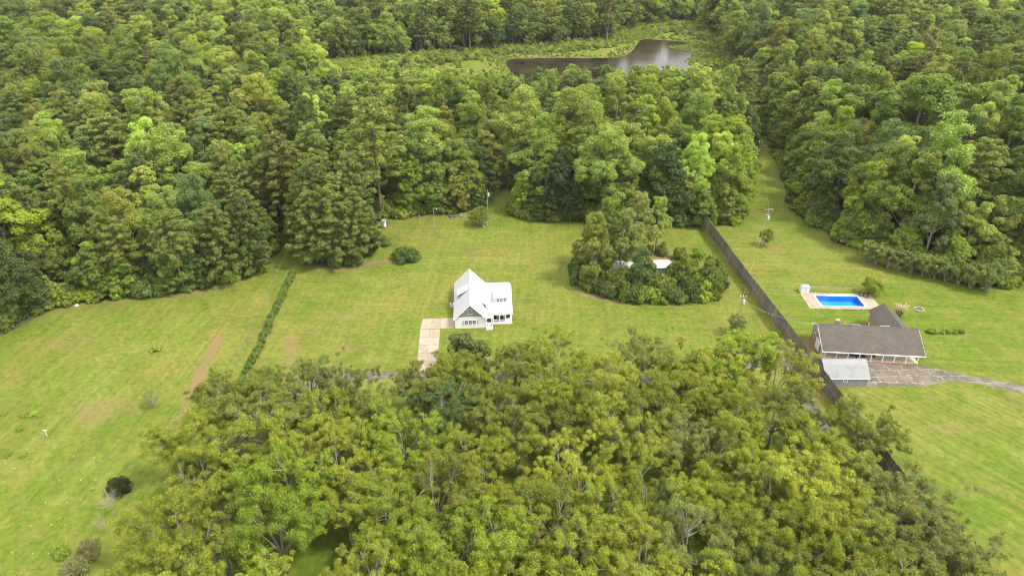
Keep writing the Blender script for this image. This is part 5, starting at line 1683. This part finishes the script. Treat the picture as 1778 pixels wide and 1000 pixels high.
# white tank on a post, garden odds and ends near the woods
def odds():
    c = P(668, 396)
    R = tag(empty('water_tank', (c[0], c[1], 0)), 'white upright tank on a stand before the pines', 'tank')
    part('stand', MB().box(-.45, .45, -.45, .45, 0, .5), ['wood_brown'], R)
    part('tank', MB().tube([(0, 0, .5), (0, 0, 1.9), (0, 0, 2.15)], [.45, .45, .15], 14), ['white_plastic'], R)
    part('roof', MB().slab([(-.7, -.7, 2.45), (.7, -.7, 2.45), (.7, .7, 2.6), (-.7, .7, 2.6)], .08), ['stone'], R)
    for sx in (-1, 1):
        for sy in (-1, 1): part('post', MB().tube([(sx * .6, sy * .6, 0), (sx * .6, sy * .6, 2.5)], .05, 6), ['wood_pole'], R)
    c = P(740, 364)
    tag(add_obj('wooden_post', MB().tube([(0, 0, 0), (.05, 0, 1.8), (0, 0, 3.6)], [.12, .11, .08], 8).box(-.35, .25, -.3, .2, .01, 1.1).mesh('wooden_post', ['wood_pole']), None, (c[0], c[1], 0)), 'weathered post with a box at its foot at the edge of the woods', 'post')
    def ring(px, label, mat, R_=.9):
        c = P(*px)
        G = tag(empty('fire_ring', (c[0], c[1], 0)), label, 'fire pit')
        part('ash', MB().tube([(0, 0, 0), (0, 0, .05)], R_ * .8, 12), ['stone_dark'], G)
        for i in range(12):
            a = i * 6.283 / 12
            M = np.array(Matrix.Translation((math.cos(a) * R_, math.sin(a) * R_, 0)) @ Matrix.Rotation(a, 4, 'Z'))
            part('stone', MB().box(-.15, .15, -.2, .2, 0, .28 + .05 * (i % 3), M=M), [mat], G)
    ring((785, 376), 'dark stone fire ring near the woods behind the lawn pole', 'stone_dark', 1.0)
    ring((804, 375), 'pale stone fire ring next to the spreading small tree', 'stone', .9)
    for px, lab, hh in (((840, 395), 'pale tree stump in front of the spreading small tree', .7), ((846, 391), 'second pale stump beside the utility pole tree', .9), ((728, 378), 'grey stump on bare ground before the woods', .8)):
        c = P(*px)
        tag(add_obj('stump', MB().tube([(0, 0, 0), (0, 0, .15), (0, 0, hh)], [.34, .27, .24], 10).mesh('stump', ['wood_pole']), None, (c[0], c[1], 0)), lab, 'stump')
    c = P(826, 391)
    Bn = tag(empty('garden_bench', (c[0], c[1] - .4, 0), .1), 'dark wooden bench in the shade of the spreading small tree', 'bench')
    part('seat', MB().box(-1.0, 1.0, -.22, .22, .42, .48), ['wood_brown'], Bn); part('backrest', MB().box(-1.0, 1.0, .2, .26, .5, .95), ['wood_brown'], Bn)
    for sx in (-.85, .85):
        for sy in (-.18, .18): part('leg', MB().box(sx - .04, sx + .04, sy - .04, sy + .04, 0, .42), ['wood_brown'], Bn)
    for px, lab in (((133, 531), 'white bag lying at the edge of the woods by the left field'), ((101, 515), 'small white bag lying at the foot of the left woods')):
        c = P(*px)
        tag(add_obj('white_bag', MB().tube([(0, 0, 0), (.03, 0, .15), (0, .04, .32), (0, 0, .42)], [.4, .46, .3, .08], 9).mesh('white_bag', ['white_plastic']), None, (c[0], c[1], 0)), lab, 'bag')
odds()

# wire fence with white-tipped posts along the hedge
def wire_fence():
    line = np.array([P(508, 424), P(402, 645), P(312, 835), P(280, 905)])
    R = tag(empty('wire_fence', (line[0][0], line[0][1], 0)), 'thin wire fence on white-tipped posts beside the hedge row', 'fence')
    o = line[0]
    prev = None; W = MB()
    seg = np.linalg.norm(np.diff(line, axis=0), axis=1); tot = seg.sum()
    n = int(tot / 3.0)
    pm = MB().tube([(0, 0, 0), (0, 0, 1.3)], .035, 6).mesh('post', ['wood_pole'])
    tip = MB().tube([(0, 0, 1.27), (0, 0, 1.38)], .036, 6).mesh('insulator', ['white_plastic'])
    for i in range(n + 1):
        s = tot * i / n
        for j in range(3):
            if s <= seg[j] + 1e-6 or j == 2: break
            s -= seg[j]
        q = line[j] + (line[j + 1] - line[j]) * (s / seg[j]) - o
        p = add_obj('post', pm, R, (q[0], q[1], 0)); add_obj('insulator', tip, p)
        if prev is not None:
            for z in (.35, .75, 1.15): W.tube([(prev[0], prev[1], z), (q[0], q[1], z)], .008, 3, 0, False)
        prev = q
    part('wire', W, ['grey_metal'], R)
wire_fence()

# stakes with white caps in the left field, a T-shaped trellis post
ST = [(132, 802), (168, 804), (195, 803), (108, 843), (144, 843), (169, 843), (84, 881), (120, 882), (143, 879), (57, 923), (94, 921), (119, 922), (27, 969), (63, 969), (88, 971), (30, 822), (14, 846), (107, 722), (49, 722), (51, 790)]
st_m = MB().tube([(0, 0, 0), (0, 0, 1.25)], .022, 6).mesh('shaft', ['wood_brown'])
cp_m = MB().tube([(0, 0, 1.22), (0, 0, 1.34)], .04, 7).mesh('cap', ['white_plastic'])
for i, (x, y) in enumerate(ST):
    c = P(x, y); row = (i // 3 + 1) if i < 15 else 0
    lab = f'white-capped stake, {ordinal(i % 3 + 1)} from the left in the {ordinal(row)} stake row of the field' if row else \
        ['white-capped stake above the field stake rows near the picture edge', 'white-capped stake closest to the picture edge in the left field', 'white-capped stake past the T-shaped post in the left field', 'white-capped stake in the far vine row of the left field', 'white-capped stake in the near vine row of the left field'][i - 15]
    R = tag(empty('field_stake', (c[0], c[1], 0)), lab, 'stake', 'white-capped stakes in the left field')
    o = add_obj('shaft', st_m, R); o.rotation_euler = (r4.normal(0, .04), r4.normal(0, .04), 0)
    o2 = add_obj('cap', cp_m, R); o2.rotation_euler = o.rotation_euler
c = P(82, 757)
R = tag(empty('trellis_post', (c[0], c[1], 0)), 'white T-shaped trellis post in the left field', 'post')
part('shaft', MB().tube([(0, 0, 0), (0, 0, 1.6)], .035, 7), ['white_paint'], R)
part('crossarm', MB().box(-.40, .40, -.03, .03, 1.38, 1.45), ['white_paint'], R)
part('brace', MB().tube([(0, 0, .1), (-1.6, .1, 1.2)], .03, 6), ['wood_pole'], R)
for i, (x, y, s) in enumerate(((42, 722, .9), (58, 720, 1.0), (70, 723, .7), (33, 748, .7), (15, 790, .9), (40, 792, .8), (60, 750, .5), (8, 720, .7), (20, 998, .8), (75, 985, .5), (160, 850, .5), (104, 902, .55))):
    plant('vine_bush', 'hedge_bush', i, P(x, y), (s * 1.2, s * .8, s * .5), r4.uniform(0, 6), 'lime' if i < 8 else 'bright', f'low bright vine clump in the left field, {ordinal(i + 1)} counted down the vine rows', 'bush', 'vine clumps in the left field', .1, r4)


# ------------------------------------------------------------------ thin summer haze
def haze():
    m, nt, out = new_mat('haze')
    v = N(nt, 'ShaderNodeVolumePrincipled')
    v.inputs['Color'].default_value = (.95, .97, 1.0, 1)
    v.inputs['Density'].default_value = .00004
    nt.links.new(v.outputs[0], out.inputs['Volume'])
    o = add_obj('haze', MB().box(-1500, 1500, -300, 1800, -4, 92).mesh('haze', ['haze']))
    o['kind'] = 'stuff'
haze()
